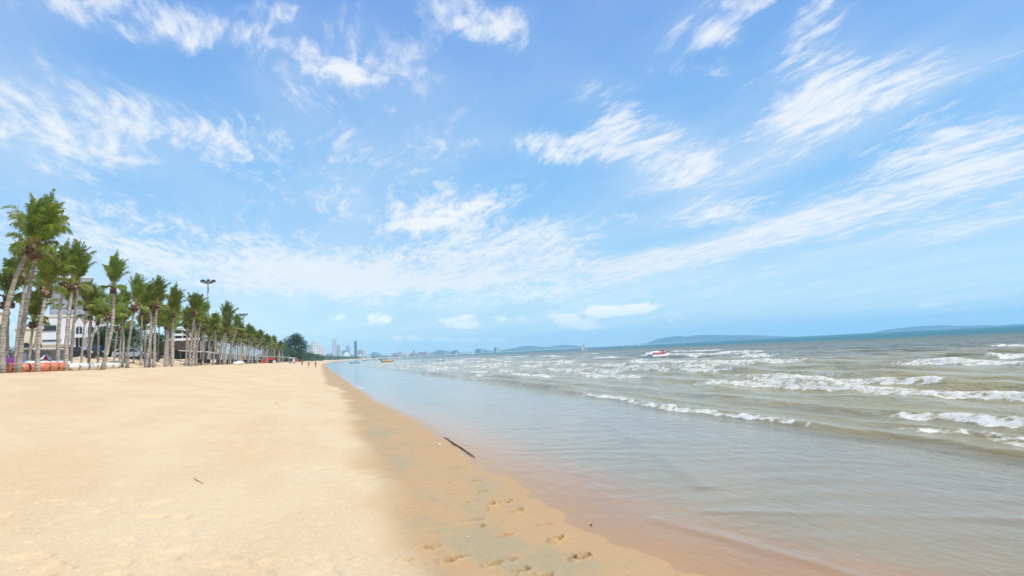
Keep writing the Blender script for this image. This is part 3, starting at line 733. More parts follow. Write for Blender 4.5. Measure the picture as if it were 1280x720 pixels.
# the dense far stretch: a few trunks, copied
PROTO = []
for i, (lx, bw, hh) in enumerate(((.15, -.05, 4.7), (.5, -.12, 5.1), (-.1, .06, 4.4), (.9, -.22, 5.2), (.3, .15, 4.9), (.05, 0, 5.3))):
    root = thing('palm_tree', 'x', 'palm tree', (0, 0, 0), 0, G1)
    trunk_mb((lx, .2*(i % 3-1), hh), (bw, 0, 0), .16, .11).build('trunk', M['bark'], root, True)
    h = link('husk', HUSKS[i % 4], root); h.location = (lx, .2*(i % 3-1), hh)
    c = link('crown', [CROWNS[0], CROWNS[1], CROWNS[2], CROWNS[3], CROWNS[4], CROWNS[0]][i], root); c.location = (lx, .2*(i % 3-1), hh+.05); c.scale = (.98, .98, 1.12); h.scale = (.85,)*3
    PROTO.append(root)
used = set(); k = 0
rp = random.Random(77)
spots = []
for X0, y0, st in ((-13.3, 73, 4.9), (-15.8, 66, 4.7), (-18.6, 62, 4.8), (-21.8, 60, 5.4)):
    y = y0
    while y < 246:
        spots.append((X0+rp.uniform(-1, 1), y+rp.uniform(-1.8, 1.8), X0)); y += st*(1+.0016*y)
def pxof(x, y, z):
    v = Vector((x, y, z))-CAM; dd = v.dot(fwd); return 640+FPX*v.dot(CR)/dd, 360-FPX*v.dot(CU)/dd
for (x, y, X0) in spots:
    px = pxof(x, y, 5)[0]
    row = {-13.3: 'front line', -15.8: 'second line', -18.6: 'third line', -21.8: 'rear line'}[X0]
    seg = 'between the plumed palm and the striped building' if px < 206 else 'in front of the striped building' if px < 250 else 'near the first floodlight mast' if px < 272 else 'between the two floodlight masts' if px < 303 else 'near the second floodlight mast' if px < 318 else 'at the far end, before the broad trees'
    lab = 'slim palm in the %s %s' % (row, seg)
    i = rp.randrange(6); sc = rp.uniform(.9, 1.12)
    loc = (x, y, gz(x, y)-.05); rz = rp.uniform(-.5, .5)
    if i not in used:
        used.add(i); r = PROTO[i]; r.location = loc; r.rotation_euler = (0, 0, rz); r['label'] = lab
    else: r = dup(PROTO[i], loc, rz, lab)
    r['group'] = 'slim palms ' + row + ' ' + seg
    r.scale = (sc*1.08, sc*1.08, sc)

# ------------------------------------------------------------------ broad trees
def leafcloud(mb, clumps, n, size, seed, m=0):
    rr = np.random.default_rng(seed)
    wts = np.array([c[3]**2 for c in clumps]); wts = wts/wts.sum()
    which = rr.choice(len(clumps), n, p=wts)
    for i in which:
        cx, cy, cz, r = clumps[i][:4]; sq = clumps[i][4] if len(clumps[i]) > 4 else .8
        d = rr.normal(size=3); d /= np.linalg.norm(d); rad = r*(.45+.62*rr.random()**.6)
        c = np.array([cx, cy, cz])+d*rad*np.array([1, 1, sq])
        a = rr.normal(size=3)*.8+d; a /= np.linalg.norm(a); b = np.cross(a, rr.normal(size=3)); b /= np.linalg.norm(b); e = np.cross(a, b)
        s = size*(.6+.8*rr.random())
        mb.add([c-b*s*.5, c+e*s*.32, c+b*s*.5, c-e*s*.32], [(0, 1, 2, 3)], m)
def make_tree(name, label, cat, h, wd, seed, lm, n, leaf, nclump=16, lowf=.25, group=None, sq=.8):
    rr = random.Random(seed); root = thing(name, label, cat, (0, 0, 0), 0, group)
    tb = MB(); th_ = h*.45
    tb.tube([(0, 0, -.4), (.1, 0, th_*.5), (-.1, .1, th_), (.1, 0, h*.8)], [h*.035, h*.027, h*.02, h*.006], 8)
    cl = []
    for k in range(nclump):
        a = rr.uniform(0, 6.28); f = rr.random(); z = h*(lowf+(1-lowf)*(.1+.78*f)); rad = wd*.5*math.sqrt(rr.random())*(math.sin(math.pi*(.18+.72*f)))*.9
        c = (rad*math.cos(a), rad*math.sin(a), z); cl.append(c+(wd*rr.uniform(.14, .24), sq))
        tb.tube([(0, 0, th_*rr.uniform(.6, 1)), (c[0]*.6, c[1]*.6, z*.8), c], [h*.012, h*.008, h*.003], 5)
    tb.build('trunk', M['wood'], root, True)
    cb = MB(); leafcloud(cb, cl, n, leaf, seed); cb.build('crown', lm, root)
    return root
cas = make_tree('casuarina_tree', 'large dark feathery tree towering over the green trees past the end of the palm row', 'tree', 17.5, 16, 5, M['leafd'], 5200, .75, 26, .12, sq=.9)
cas.location = (-15, 420, 2)
PT = [make_tree('broad_tree', 'x', 'tree', 8.5, 9.5, 31+i, M['leafg'], 1500, .62, 12, .05, 'green trees lining the far beach') for i in range(4)]
usedt = set(); rt = random.Random(9); yy = 275.0; n = 0
while yy < 1000:
    x = -15.5-rt.uniform(0, 9) + float(coast(yy)); i = rt.randrange(4); s = rt.uniform(.8, 1.15)
    lab = ('bright green broad tree under the tall dark casuarina' if yy < 430 else 'green broad tree just beyond the tall dark casuarina' if yy < 560 else 'small green broad tree in the line running towards the white towers')
    if i not in usedt: usedt.add(i); r = PT[i]
    else: r = dup(PT[i])
    r.location = (x, yy, 2.0); r.rotation_euler = (0, 0, rt.uniform(0, 6)); r.scale = (s, s, s*(.92 if yy > 430 else 1.0)); r['label'] = lab
    r['group'] = {'b': 'trees under the casuarina', 'g': 'trees just beyond the casuarina', 's': 'far line of small trees'}[lab[0]]
    yy += rt.uniform(13, 20)*(1+yy/1200.)
# dark trees inland behind the palms
PD = [make_tree('dark_tree', 'x', 'tree', 6.0, 6.5, 51+i, M['leafb'], 2600, .30, 12, .08, 'dark trees behind the palm trunks') for i in range(2)]
for j, (px, D, s, lab) in enumerate(((133, 112, .75, 'dark green tree right of the white hotel, behind the thin palms'), (140, 112, .85, 'lower dark tree second right of the white hotel, seen between trunks'), (156, 120, .9, 'dark tree behind the slim leaning palm'), (176, 128, .8, 'dark tree behind the slanted low palm'), (198, 140, .85, 'dark tree left of the striped building'))):
    p = at_d(px, 460, D); r = PD[j] if j < 2 else dup(PD[j % 2])
    r.location = (p.x, p.y, 3.4); r['label'] = lab; r.rotation_euler = (0, 0, j*1.7); r.scale = (s, s, s)
hb = MB(); cl = [(0, i*1.1, .7, .85, .9) for i in range(86)]
leafcloud(hb, cl, 9000, .22, 71)
hroot = thing('clipped_hedge', 'long low dark hedge along the road behind the palm trunks', 'hedge', (-31, 66, 3.45))
hb.build('foliage', M['leafb'], hroot)
tb = MB()
for i in range(0, 86, 4): tb.tube([(0, i*1.1, -.2), (.05, i*1.1, .5), (0, i*1.1+.1, .9)], [.05, .04, .02], 5)
tb.build('stem', M['wood'], hroot)
# wood too far to count
fb = MB(); cl = []
rf = random.Random(3)
yy = 1000
while yy < 4300:
    for q in range(3):
        cl.append((float(coast(yy))-16-rf.uniform(0, 30), yy+rf.uniform(-15, 15), 4.5+rf.uniform(0, 2.5), rf.uniform(4.5, 6.5)*(1+yy/5000), .75))
    yy += 11+yy/180
leafcloud(fb, cl, 9000, 2.4, 17)
tag(fb.build('far_wood', M['leafg']), 'dark green belt of distant trees along the far shore below the towers', 'wood', kind='stuff')

# ------------------------------------------------------------------ buildings on the left
def local(px, D, gzv=3.4):
    p = at_d(px, 460, D); a = math.atan2(p.x, p.y); return (p.x, p.y, gzv), -a, (p.x*math.sin(YAW)+p.y*math.cos(YAW))/804*1.0
def arch(mb, cx, y, z0, w, h, m=0, th=.12, n=8):
    pts = [(cx-w/2, z0), (cx+w/2, z0), (cx+w/2, z0+h-w/2)]+[(cx+w/2*math.cos(math.pi*k/n), z0+h-w/2+w/2*math.sin(math.pi*k/n)) for k in range(1, n)]+[(cx-w/2, z0+h-w/2)]
    mb.profile(pts, y-th, y, m)
loc, rz, s = local(88, 122)
hz = loc[2]; s = s*1.12
H = thing('white_hotel', 'white three storey seaside hotel with three red roofed gables and arched windows', 'building', loc, rz)
def zz(py): return (467-py)*s/1.12*1.03+EYE-hz
X0, X1, XR = -36*s, 2*s, 35*s
MB().box(((X0+X1)/2, 3, zz(397)/2), (X1-X0, 6, zz(397))).build('wall', M['whiteb'], H)
wn = MB(); wn.box((-20*s, -.06, zz(411)), (13*s, .1, 6*s)); wn.build('window', M['glass'], H)
wn = MB(); wn.box((-18*s, -.06, zz(426)), (19*s, .1, 1.6*s)); wn.build('window', M['glass'], H)
MB().box(((X0+X1)/2, -.35, zz(430)), (X1-X0-.2, .7, .25)).build('balcony', M['whiteb'], H)
MB().box(((X0+X1)/2, 3, zz(397)+.12), (X1-X0+.3, 6.3, .24)).build('roof_parapet', M['white'], H)
gw = (XR-X1)/3
for k in range(3):
    cx = X1+gw*(k+.5); zt = zz(409); zp = zz(398)
    b = MB(); b.profile([(cx-gw/2, 0), (cx+gw/2, 0), (cx+gw/2, zt), (cx, zp), (cx-gw/2, zt)], -.6, 6); b.build('gable_wall', M['whiteb'], H)
    rf_ = MB()
    for sg in (-1, 1):
        e = gw/2+.03; o = .16; zo = zt+(zp-zt)*0-.05
        rf_.profile([(cx, zp+.02), (cx, zp+.02+o*1.6), (cx+sg*e, zo+o*1.6), (cx+sg*e, zo)][::sg], -.5, 6)
    rf_.build('roof', M['tile'], H)
    for z0, h in ((zz(419), 8.5*s), (zz(435), 13*s)):
        wb = MB(); arch(wb, cx, -.6, z0, 6.2*s, h); w_ = wb.build('window', M['glass'], H)
        fb_ = MB()
        fb_.box((cx-3.3*s, -.70, z0+h*.35), (.10, .2, h*.7)); fb_.box((cx+3.3*s, -.70, z0+h*.35), (.10, .2, h*.7)); fb_.box((cx, -.74, z0+h*.5), (.08, .06, h*.95))
        fb_.build('frame', M['white'], w_)
    MB().box((cx, -.95, zz(421.5)), (gw*.8, .7, .5)).build('balcony', M['white'], H)
MB().box(((X1+XR)/2, -.67, zz(440)), ((XR-X1)*.95, .1, 3*s)).build('shop_opening', M['dark'], H)

def block(name, label, cat, px0, px1, pyt, D, mat, dep=.8, extra=None, gzv=3.4, hor=467):
    pc = (px0+px1)/2; loc, rz, s_ = local(pc, D, gzv)
    a0 = math.atan((px0-640)/804); a1 = math.atan((px1-640)/804)
    wd = D*(a1-a0); h = (hor-pyt)*s_+EYE-gzv
    r = thing(name, label, cat, loc, rz)
    MB().box((0, wd*dep/2, h/2), (wd, wd*dep, h)).build('wall', mat, r)
    MB().box((0, wd*dep/2, h+.15), (wd+.3, wd*dep+.3, .3)).build('roof_slab', M['whiteb'], r)
    return r, wd, h, s_
r, wd, h, s_ = block('netted_tower', 'tall unfinished block wrapped in blue grey netting behind the white hotel', 'building', 61, 113, 346, 200, M['grid'])
for k in range(1, 9): MB().box((0, -.08, h*k/9), (wd, .12, .22)).build('floor_edge', M['greyp'], r)
MB().box((-wd*.2, wd*.3, h+1.2), (wd*.3, wd*.3, 2)).build('stair_head', M['greyp'], r)
r, wd, h, s_ = block('cream_house', 'plain cream house at the left picture edge behind the leaning palms', 'building', -70, 11, 384, 92, M['cream'])
for k in range(4):
    for q in range(2):
        w_ = MB().box((-wd*.38+k*wd*.25, -.05, h*.3+q*h*.38), (wd*.1, .1, h*.16)).build('window', M['glass'], r)
        MB().box((-wd*.38+k*wd*.25, -.12, h*.3+q*h*.38-h*.09), (wd*.12, .2, .08)).build('sill', M['whiteb'], w_)
r, wd, h, s_ = block('cream_annex', 'low pale house with an arched doorway between the cream house and the white hotel', 'building', 18, 52, 408, 106, M['cream'])
b = MB(); arch(b, wd*.33, 0, 0.4, 1.0, 2.4); b.build('door', M['brown'], r)
b = MB(); arch(b, -wd*.1, 0, .4, 1.0, 2.4); b.build('window', M['glass'], r)
r, wd, h, s_ = block('striped_hotel', 'white stepped hotel with dark gaps between its balcony floors, behind the palms', 'building', 206, 251, 411, 215, M['dark'], hor=461)
for k in range(6):
    z = h*(.25+.14*k); MB().box((wd*.02*k, -.4, z), (wd*(1-.05*k), 1.6, h*.065)).build('balcony', M['white'], r)
for k in range(5):
    MB().box((-wd*.45+wd*.22*k, -.5, h*.5), (.35, .35, h*.92)).build('pillar', M['whiteb'], r)
loc, rz, s_ = local(226, 150)
r = thing('beach_restaurant', 'long low dark timber restaurant with a deep roof behind the palm trunks', 'building', loc, rz)
MB().box((0, 4, 1.2), (13.5, 7, 2.4)).build('wall', M['brown'], r)
b = MB(); b.profile([(-7.6, 2.2), (7.6, 2.2), (6.2, 3.9), (-6.2, 3.9)], -1.2, 8.4); b.build('roof', M['brown'], r)
for k in range(6): MB().tube([(-7+2.8*k, -.9, -.3), (-7+2.8*k, -.9, 2.2)], .09, 6).build('post', M['white'], r)
for k in range(4): MB().box((-5+3.2*k, .42, 1.3), (1.8, .1, 1.1)).build('window', M['glass'], r)

# ------------------------------------------------------------------ inflatable tubes and other things under the palms
def tube_boat(label, xa, ya, xb, yb, mat, rad, nh, grp, lift=0.0):
    A = Vector((xa, ya, 0)); B = Vector((xb, yb, 0)); L = (B-A).length
    r = thing('inflatable_tube', label, 'inflatable', ((xa+xb)/2, (ya+yb)/2, gz((xa+xb)/2, (ya+yb)/2)+lift), math.atan2(B.y-A.y, B.x-A.x), grp)
    pts = []; rd = []
    for i in range(23):
        f = i/22; pts.append((-L/2+L*f, 0, rad*.92)); e = min(f, 1-f)*L
        rd.append(rad*min(1, math.sqrt(max(.02, 1-(1-min(1, e/rad))**2)))*(1+.03*math.sin(i*1.57)))
    MB().tube(pts, rd, 14).build('body', mat, r, True)
    for i in range(nh):
        x = -L/2+L*(i+.6)/nh
        sb = MB(); sb.tube([(x, math.sin(a)*rad*1.02, rad*.92+math.cos(a)*rad*1.02) for a in [R(-125+70*q/6) for q in range(7)]], [.03]*7, 5); st_ = sb.build('strap', M['dark'], r)
        kb = MB(); kb.tube([(x-.12, -rad*1.0, rad*.95), (x-.06, -rad*1.22, rad*1.05), (x+.06, -rad*1.22, rad*1.05), (x+.12, -rad*1.0, rad*.95)], .03, 6); kb.build('handle', M['cut'], st_)
    return r
TG = 'inflatable tubes lying under the palms'
def yat(px, X): return at_x(px, 460, X).y
tube_boat('darker orange inflatable tube at the far left, behind the two leaning palms', -13.9, yat(2, -13.9), -13.9, yat(24, -13.9), M['orange'], .24, 2, TG)
tube_boat('short orange inflatable tube half hidden by the brown trunked palm', -14.0, yat(26, -14), -14.0, yat(43, -14), M['orange'], .24, 2, TG)
tube_boat('bright orange inflatable tube with two dark straps, ending at the ragged crowned palm', -13.85, yat(49, -13.85), -13.85, yat(82, -13.85), M['orange'], .25, 3, TG)
tube_boat('white inflatable tube lying behind the orange ones', -14.75, yat(30, -14.75), -14.75, yat(86, -14.75), M['whiter'], .30, 5, TG, .04)
tube_boat('cream white inflatable tube running from the orange tube past the palm with yellow stalks', -14.2, yat(87, -14.2), -14.3, yat(149, -14.3), M['whiter'], .23, 6, TG)

p = at_x(48, 460, -19.2)
st = thing('beach_stall', 'market stall with a white awning and grey cloth sides behind the tubes', 'stall', (p.x, p.y, gz(p.x, p.y)), R(14))
b = MB(); b.profile([(-2.0, 1.45), (1.7, 1.30), (1.7, 1.36), (-2.0, 1.57)], -1.0, 1.2); b.build('awning', M['white'], st)
for sx in (-1.8, 1.55):
    for sy in (-.85, 1.05): MB().tube([(sx, sy, -.3), (sx, sy, 1.38)], .035, 6).build('post', M['grey'], st)
MB().box((-.1, 1.1, .75), (3.3, .04, 1.1)).build('back_cloth', M['greyp'], st)
MB().box((0, .2, .55), (2.6, .7, .06)).build('counter', M['brown'], st)
b = MB(); b.box((-.9, -.95, .62), (.62, .03, 1.0)); tag(b.build('cloth_banner', M['bluec'], None), 'pale blue cloth hanging from the front of the stall', 'cloth')
o = bpy.data.objects['cloth_banner']; o.location = st.location; o.rotation_euler = st.rotation_euler
p = at_x(11, 462, -16.2); z = gz(p.x, p.y)
bgb = thing('purple_bag', 'purple beach bag standing behind the leftmost orange tube', 'bag', (p.x, p.y, z))
MB().box((0, 0, .4), (.5, .4, .9), .2, 0, .8).build('bag_body', M['purple'], bgb); MB().tube([(-.15, 0, .78), (-.1, 0, 1.02), (.1, 0, 1.02), (.15, 0, .78)], .02, 5).build('handle', M['dark'], bgb)
p = at_x(57, 447, -17.6); z = gz(p.x, p.y)
ps = thing('folded_parasol', 'small red and white parasol leaning beside the stall', 'parasol', (p.x, p.y, z))
cb = MB()
for k in range(8):
    a0, a1 = k*math.pi/4, (k+1)*math.pi/4
    cb.add([(0, 0, 1.12), (.36*math.cos(a0), .36*math.sin(a0), .78), (.36*math.cos(a1), .36*math.sin(a1), .78), (0, 0, 1.08), (.35*math.cos(a0), .35*math.sin(a0), .75), (.35*math.cos(a1), .35*math.sin(a1), .75)], [(0, 1, 2), (5, 4, 3), (1, 4, 5, 2)], k % 2)
cb.build('canopy', [M['red'], M['white']], ps); MB().tube([(0, 0, -.1), (0, 0, 1.16)], .02, 6).build('pole', M['grey'], ps)
def car(label, loc, rz, mat):
    r = thing('parked_car', label, 'car', loc, rz)
    sil = [(-2.1, .35), (2.1, .35), (2.15, .75), (1.2, .95), (.6, 1.45), (-1.3, 1.48), (-2.0, 1.0)]
    b = MB(); b.profile(sil, -.82, .82); b.build('body', mat, r)
    for sg in (-1, 1):
        b = MB(); b.profile([(1.0, .98), (.52, 1.38), (-1.2, 1.40), (-1.7, 1.0)][::-1], sg*.83-.01, sg*.83+.01); b.build('window', M['glass'], r)
        for x in (-1.3, 1.35):
            wl_ = MB().tube([(x, sg*.72, .33), (x, sg*.88, .33)], .33, 14).build('wheel', M['dark'], r); MB().tube([(x, sg*.875, .33), (x, sg*.892, .33)], .19, 10).build('rim', M['grey'], wl_)
        b = MB().box((2.12, sg*.6, .66), (.08, .3, .14)).build('headlight', M['white'], r)
    b = MB(); b.add([(1.19, -.7, .97), (1.19, .7, .97), (.64, .66, 1.42), (.64, -.66, 1.42)], [(0, 1, 2, 3)]); b.v = [(x+.03, y, z_+.03) for x, y, z_ in b.v]; b.build('windscreen', M['glass'], r)
    return r
for px, D, rz_, mat, lab in ((120, 88, R(-70), M['dark'], 'black car parked nose out right of the white hotel'), (92, 92, R(5), M['dark'], 'dark car parked side on below the red gables'), (163, 100, R(8), M['greyp'], 'grey car parked behind the thick collared palm'), (183, 110, R(4), M['dark'], 'dark car parked left of the restaurant')):
    p = at_d(px, 450, D); car(lab, (p.x, p.y, gz(p.x, p.y)-.02), rz_, mat)
p = at_d(99, 450, 70)
r = thing('marker_post', 'short white post on the sand bank below the hotel', 'post', (p.x, p.y, gz(p.x, p.y)))
MB().tube([(0, 0, -.2), (0, 0, .75)], [.05, .045], 8).build('shaft', M['white'], r); MB().ball((0, 0, .78), .07, 8).build('cap', M['white'], r)

# long pale awnings under the far palms
def awn(label, x, y, L, grp='white awnings under the far palms'):
    r = thing('beach_awning', label, 'awning', (x, y, gz(x, y)), 0, grp)
    b = MB(); b.profile([(-1.8, 2.15), (1.9, 1.8), (1.9, 1.9), (-1.8, 2.28)], 0, L); b.build('canopy', M['white'], r)
    for q in range(int(L/5)+1):
        for xx in (-1.6, 1.7): MB().tube([(xx, .2+q*(L-.4)/max(1, int(L/5)), -.2), (xx, .2+q*(L-.4)/max(1, int(L/5)), 2.0)], .04, 5).build('post', M['grey'], r)
    b = MB()
    for q in range(int(L/2.2)): b.box((random.uniform(-1, 1), 1+q*2.2, .35), (.6, 1.5, .12)); b.box((random.uniform(-1, 1), 1.6+q*2.2, .6), (.55, .12, .55))
    b.build('deck_chairs', M['brown'], r)
for q, (x, y, L, lab) in enumerate(((-17.2, 100, 16, 'white awning between the slanting palm and the first floodlight mast'), (-17.4, 126, 22, 'white awning below the first floodlight mast'), (-17.2, 155, 24, 'white awning between the two floodlight masts'), (-17.0, 186, 26, 'white awning below the second floodlight mast'), (-14.6, 222, 30, 'white awning beyond the red beach tent'), (-13.2, 262, 42, 'farthest long white awning, at the end of the palm row'))):
    awn(lab, x, y, L)
x, y = -12.6, 176
r = thing('beach_tent', 'low red beach tent under the far palms', 'tent', (x, y, gz(x, y)), R(10))
b = MB(); b.profile([(-1.8, 0), (1.8, 0), (1.3, 1.0), (.2, 1.5), (-1.2, 1.1)], -1.2, 1.2); b.build('canopy', M['red'], r)
MB().box((.4, -1.22, .45), (1.0, .06, .8)).build('opening', M['dark'], r); MB().box((1.2, -1.25, .35), (.7, .05, .5)).build('window', M['white'], r)
p = at_x(299, 457, -12.2)
r = thing('upturned_boat', 'small white upturned boat on the sand in front of the far palms', 'boat', (p.x, p.y, gz(p.x, p.y)), R(75))
b = MB(); b.tube([(-1.7, 0, .1), (-1.5, 0, .18), (-.6, 0, .22), (.6, 0, .22), (1.3, 0, .16), (1.8, 0, .08)], [.3, .5, .62, .58, .36, .06], 12, squash=.5); b.build('hull', M['white'], r, True)
MB().box((0, 0, .55), (3.0, .05, .06)).build('keel', M['greyp'], r)
p = at_d(365, 452, 232)
r = thing('beach_kiosk', 'grey and white kiosk cart at the end of the palm row', 'kiosk', (p.x, p.y, gz(p.x, p.y)), R(5))
MB().box((0, 0, .95), (2.0, 1.6, 1.5)).build('body', M['greyp'], r); MB().box((.2, 0, 1.82), (2.6, 2.0, .16)).build('roof', M['white'], r)
MB().box((-.4, -.82, 1.15), (.9, .05, .7)).build('opening', M['dark'], r); MB().box((.65, -.82, 1.0), (.6, .05, 1.2)).build('panel', M['white'], r)
for sx in (-.7, .7): MB().tube([(sx, -.85, .22), (sx, -.72, .22)], .24, 10).build('wheel', M['dark'], r)
p = at_d(373, 452, 225)
r = thing('beach_flag', 'orange flag on a pole by the kiosk', 'flag', (p.x, p.y, gz(p.x, p.y)))
MB().tube([(0, 0, -.2), (0, 0, 1.75)], .03, 6).build('pole', M['grey'], r)
b = MB()
for i in range(7):
    x0, x1 = -.75*i/7, -.75*(i+1)/7; y0, y1 = .08*math.sin(i), .08*math.sin(i+1)
    b.add([(x0, y0, .75), (x1, y1, .72), (x1, y1, 1.68), (x0, y0, 1.7), (x0, y0+.01, .75), (x1, y1+.01, .72), (x1, y1+.01, 1.68), (x0, y0+.01, 1.7)], [(0, 1, 2, 3), (7, 6, 5, 4), (3, 2, 6, 7), (0, 4, 5, 1)])
b.build('cloth', M['flag'], r)

# ------------------------------------------------------------------ floodlight masts
def mast(label, px, pyt, Y):
    q = at_y(px, pyt, Y); x = q.x; zb = gz(x, Y)
    r = thing('floodlight_mast', label, 'floodlight', (x, Y, zb), 0, 'floodlight masts above the palms')
    h = q.z-zb
    MB().tube([(0, 0, -.5), (0, 0, h*.5), (0, 0, h-.3)], [.30, .21, .13], 10).build('pole', M['grey'], r, True)
    b = MB(); b.tube([(1.0*math.cos(a), 1.0*math.sin(a), h-.35) for a in [k*math.pi/8 for k in range(17)]], .06, 6, cap=False)
    for k in range(4): a = k*math.pi/4; b.tube([(-1.0*math.cos(a), -1.0*math.sin(a), h-.35), (1.0*math.cos(a), 1.0*math.sin(a), h-.35)], .05, 6)
    b.build('bracket', M['grey'], r)
    for k in range(8):
        a = k*math.pi/4+.2; b = MB(); ca, sa = math.cos(a), math.sin(a)
        vs = []
        for rr_, zl in ((.85, h-.52), (1.75, h-.05)):
            for sg in (-.33, .33):
                for dzz in (0, .3): vs.append((rr_*ca-sg*sa, rr_*sa+sg*ca, zl+dzz))
        b.add(vs, [(0, 2, 3, 1), (4, 5, 7, 6), (0, 1, 5, 4), (2, 6, 7, 3), (1, 3, 7, 5), (0, 4, 6, 2)]); f = b.build('floodlight', M['dark'], r)
        g = MB(); g.add([(.95*ca+.26*sa, .95*sa-.26*ca, h-.50), (.95*ca-.26*sa, .95*sa+.26*ca, h-.50), (1.65*ca-.26*sa, 1.65*sa+.26*ca, h-.14), (1.65*ca+.26*sa, 1.65*sa-.26*ca, h-.14)], [(0, 1, 2, 3)]); g.v = [(a_, b_, c_-.03) for a_, b_, c_ in g.v]; g.build('lens', M['greyp'], f)
mast('taller looking floodlight mast, nearer of the two, rising above the palm crowns', 260, 351.5, 170)
mast('smaller looking floodlight mast, farther of the two, above the end of the palm row', 304, 393, 268)

# ------------------------------------------------------------------ people
def person(label, x, y, rz, sc, pose, skin, top, bottom):
    r = thing('person', label, 'person', (x, y, gz(x, y)), rz); r.scale = (sc,)*3
    def skinned(name, verts, edges, rad, mat, parent):
        me = bpy.data.meshes.new(name); me.from_pydata(verts, edges, []); me.materials.append(mat)
        o = link(name, me, parent); md = o.modifiers.new('skin', 'SKIN'); md.use_smooth_shade = True
        for i, q in enumerate(rad):
            s = me.skin_vertices[0].data[i]; s.radius = (q, q*.9) if not hasattr(q, '__len__') else q; s.use_root = (i == 0)
        sb = o.modifiers.new('sub', 'SUBSURF'); sb.levels = 1; sb.render_levels = 1
        return o
    st, ar = pose
    V = [(0, 0, .95), (0, .01, 1.15), (0, 0, 1.38), (0, 0, 1.50), (0, -.01, 1.60), (0, -.02, 1.72)]
    E = [(0, 1), (1, 2), (2, 3), (3, 4), (4, 5)]; RD = [(.15, .11), (.14, .10), (.17, .11), .055, .085, .075]
    for sg in (-1, 1):
        f = st*sg; b = len(V)
        V += [(.09*sg, 0, .88), (.10*sg, -f*.18-.02, .49), (.10*sg, -f*.26+.04*(f < 0), .09), (.10*sg, -f*.26-.15, .03)]; RD += [.085, .058, .038, .03]
        E += [(0, b), (b, b+1), (b+1, b+2), (b+2, b+3)]
        b = len(V)
        V += [(.19*sg, 0, 1.40), (.24*sg, f*.12+.03, 1.13), (.25*sg, f*.2-ar, .92), (.25*sg, f*.22-ar*1.3, .83)]; RD += [.052, .040, .030, .032]
        E += [(2, b), (b, b+1), (b+1, b+2), (b+2, b+3)]
    body = skinned('body', V, E, RD, skin, r)
    hb_ = MB(); hb_.ball((0, .02, 1.69), .105, 10, 0, .92, 1.05, 1.0); hb_.build('hair', M['hair'], r, True)
    if top: skinned('shirt', [(0, 0, .93), (0, .01, 1.15), (0, 0, 1.40), (.17, 0, 1.40), (-.17, 0, 1.40), (.22, .05, 1.2), (-.22, .05, 1.2)], [(0, 1), (1, 2), (2, 3), (2, 4), (3, 5), (4, 6)], [(.17, .13), (.16, .12), (.185, .125), .07, .07, .06, .06], top, r)
    skinned('shorts', [(0, 0, .98), (.09, 0, .86), (-.09, 0, .86), (.10, -.10*st-.01, .60), (-.10, .10*st-.01, .60)], [(0, 1), (0, 2), (1, 3), (2, 4)], [(.17, .125), .11, .11, .095, .095], bottom, r)
    return r
for px, pyf, D, rz_, sc, pose, sk, tp, bt, lab in ((377.5, 459, 165, R(15), .95, (.9, .05), M['skin2'], M['shirtr'], M['shortd'], 'person in a red top and dark shorts walking on the far sand, nearest the palms'),
        (386, 461, 150, R(200), 1.0, (-1.0, .1), M['skin'], None, M['shorto'], 'bare chested person in orange shorts, middle of three walking on the far beach'),
        (394.5, 461, 152, R(160), .97, (.8, .08), M['skin2'], None, M['shortk'], 'person in pale shorts walking closest to the water edge on the far beach')):
    q = at_d(px, 455, D); person(lab, q.x, q.y, rz_, sc, pose, sk, tp, bt)

# ------------------------------------------------------------------ boats
def hull_mb(L, W, Hh, sheer=.25, n=14):
    mb = MB(); secs = []
    for i in range(n+1):
        f = i/n; x = -L/2+L*f
        w_ = W/2*(1-max(0, (f-.45)/.55)**2.2)*(.9+.1*min(1, f*4)); w_ = max(w_, .012)
        zt = Hh*(1+sheer*max(0, (f-.4)/.6)**2); kb = -.15*Hh+Hh*.5*max(0, (f-.75)/.25)**2
        secs.append([(x, -w_, zt), (x, -w_*.93, zt*.45), (x, -w_*.55, kb), (x, 0, kb-.03), (x, w_*.55, kb), (x, w_*.93, zt*.45), (x, w_, zt)])
    for s_ in secs: mb.v += s_
    m = 7
    for i in range(n):
        for k in range(m-1): mb.f.append((i*m+k, i*m+k+1, (i+1)*m+k+1, (i+1)*m+k)); mb.mi.append(0)
        mb.f.append((i*m, (i+1)*m, (i+1)*m+m-1, i*m+m-1)); mb.mi.append(0)
    mb.f.append(tuple(range(m))); mb.mi.append(0); mb.f.append(tuple(n*m+k for k in range(m-1, -1, -1))); mb.mi.append(0)
    return mb
def jetski(label, x, y, rz, seatm, grp=None, big=1.0, z=-.05):
    r = thing('jet_ski', label, 'jet ski', (x, y, z), rz, grp); r.scale = (big,)*3
    hull_mb(2.9, 1.1, .50, .35).build('hull', M['white'], r, True)
    b = MB(); b.profile([(-1.42, .38), (-.9, .36), (-.2, .36), (-.2, .30), (-1.42, .22)], -.42, .42); b.build('rear_deck', M['dark'], r)
    b = MB(); b.tube([(-1.0, 0, .58), (-.6, 0, .68), (0, 0, .70), (.35, 0, .80)], [.2, .24, .23, .16], 10, squash=.8); b.build('seat', seatm, r, True)
    b = MB(); b.tube([(.2, 0, .66), (.6, 0, .74), (1.05, 0, .58), (1.4, 0, .46)], [.30, .32, .22, .05], 10, squash=.7); b.build('cowl', seatm, r, True)
    b = MB(); b.tube([(.4, -.38, 1.0), (.5, -.1, .98), (.5, .1, .98), (.4, .38, 1.0)], .03, 6); b.tube([(.5, 0, .7), (.5, 0, .98)], .05, 6); b.build('handlebar', M['dark'], r)
    return r
p = on_z(825.5, 447.8, 0)
jetski('white jet ski with a salmon red seat floating out in the bay', p.x, p.y, R(8), M['salmon'])
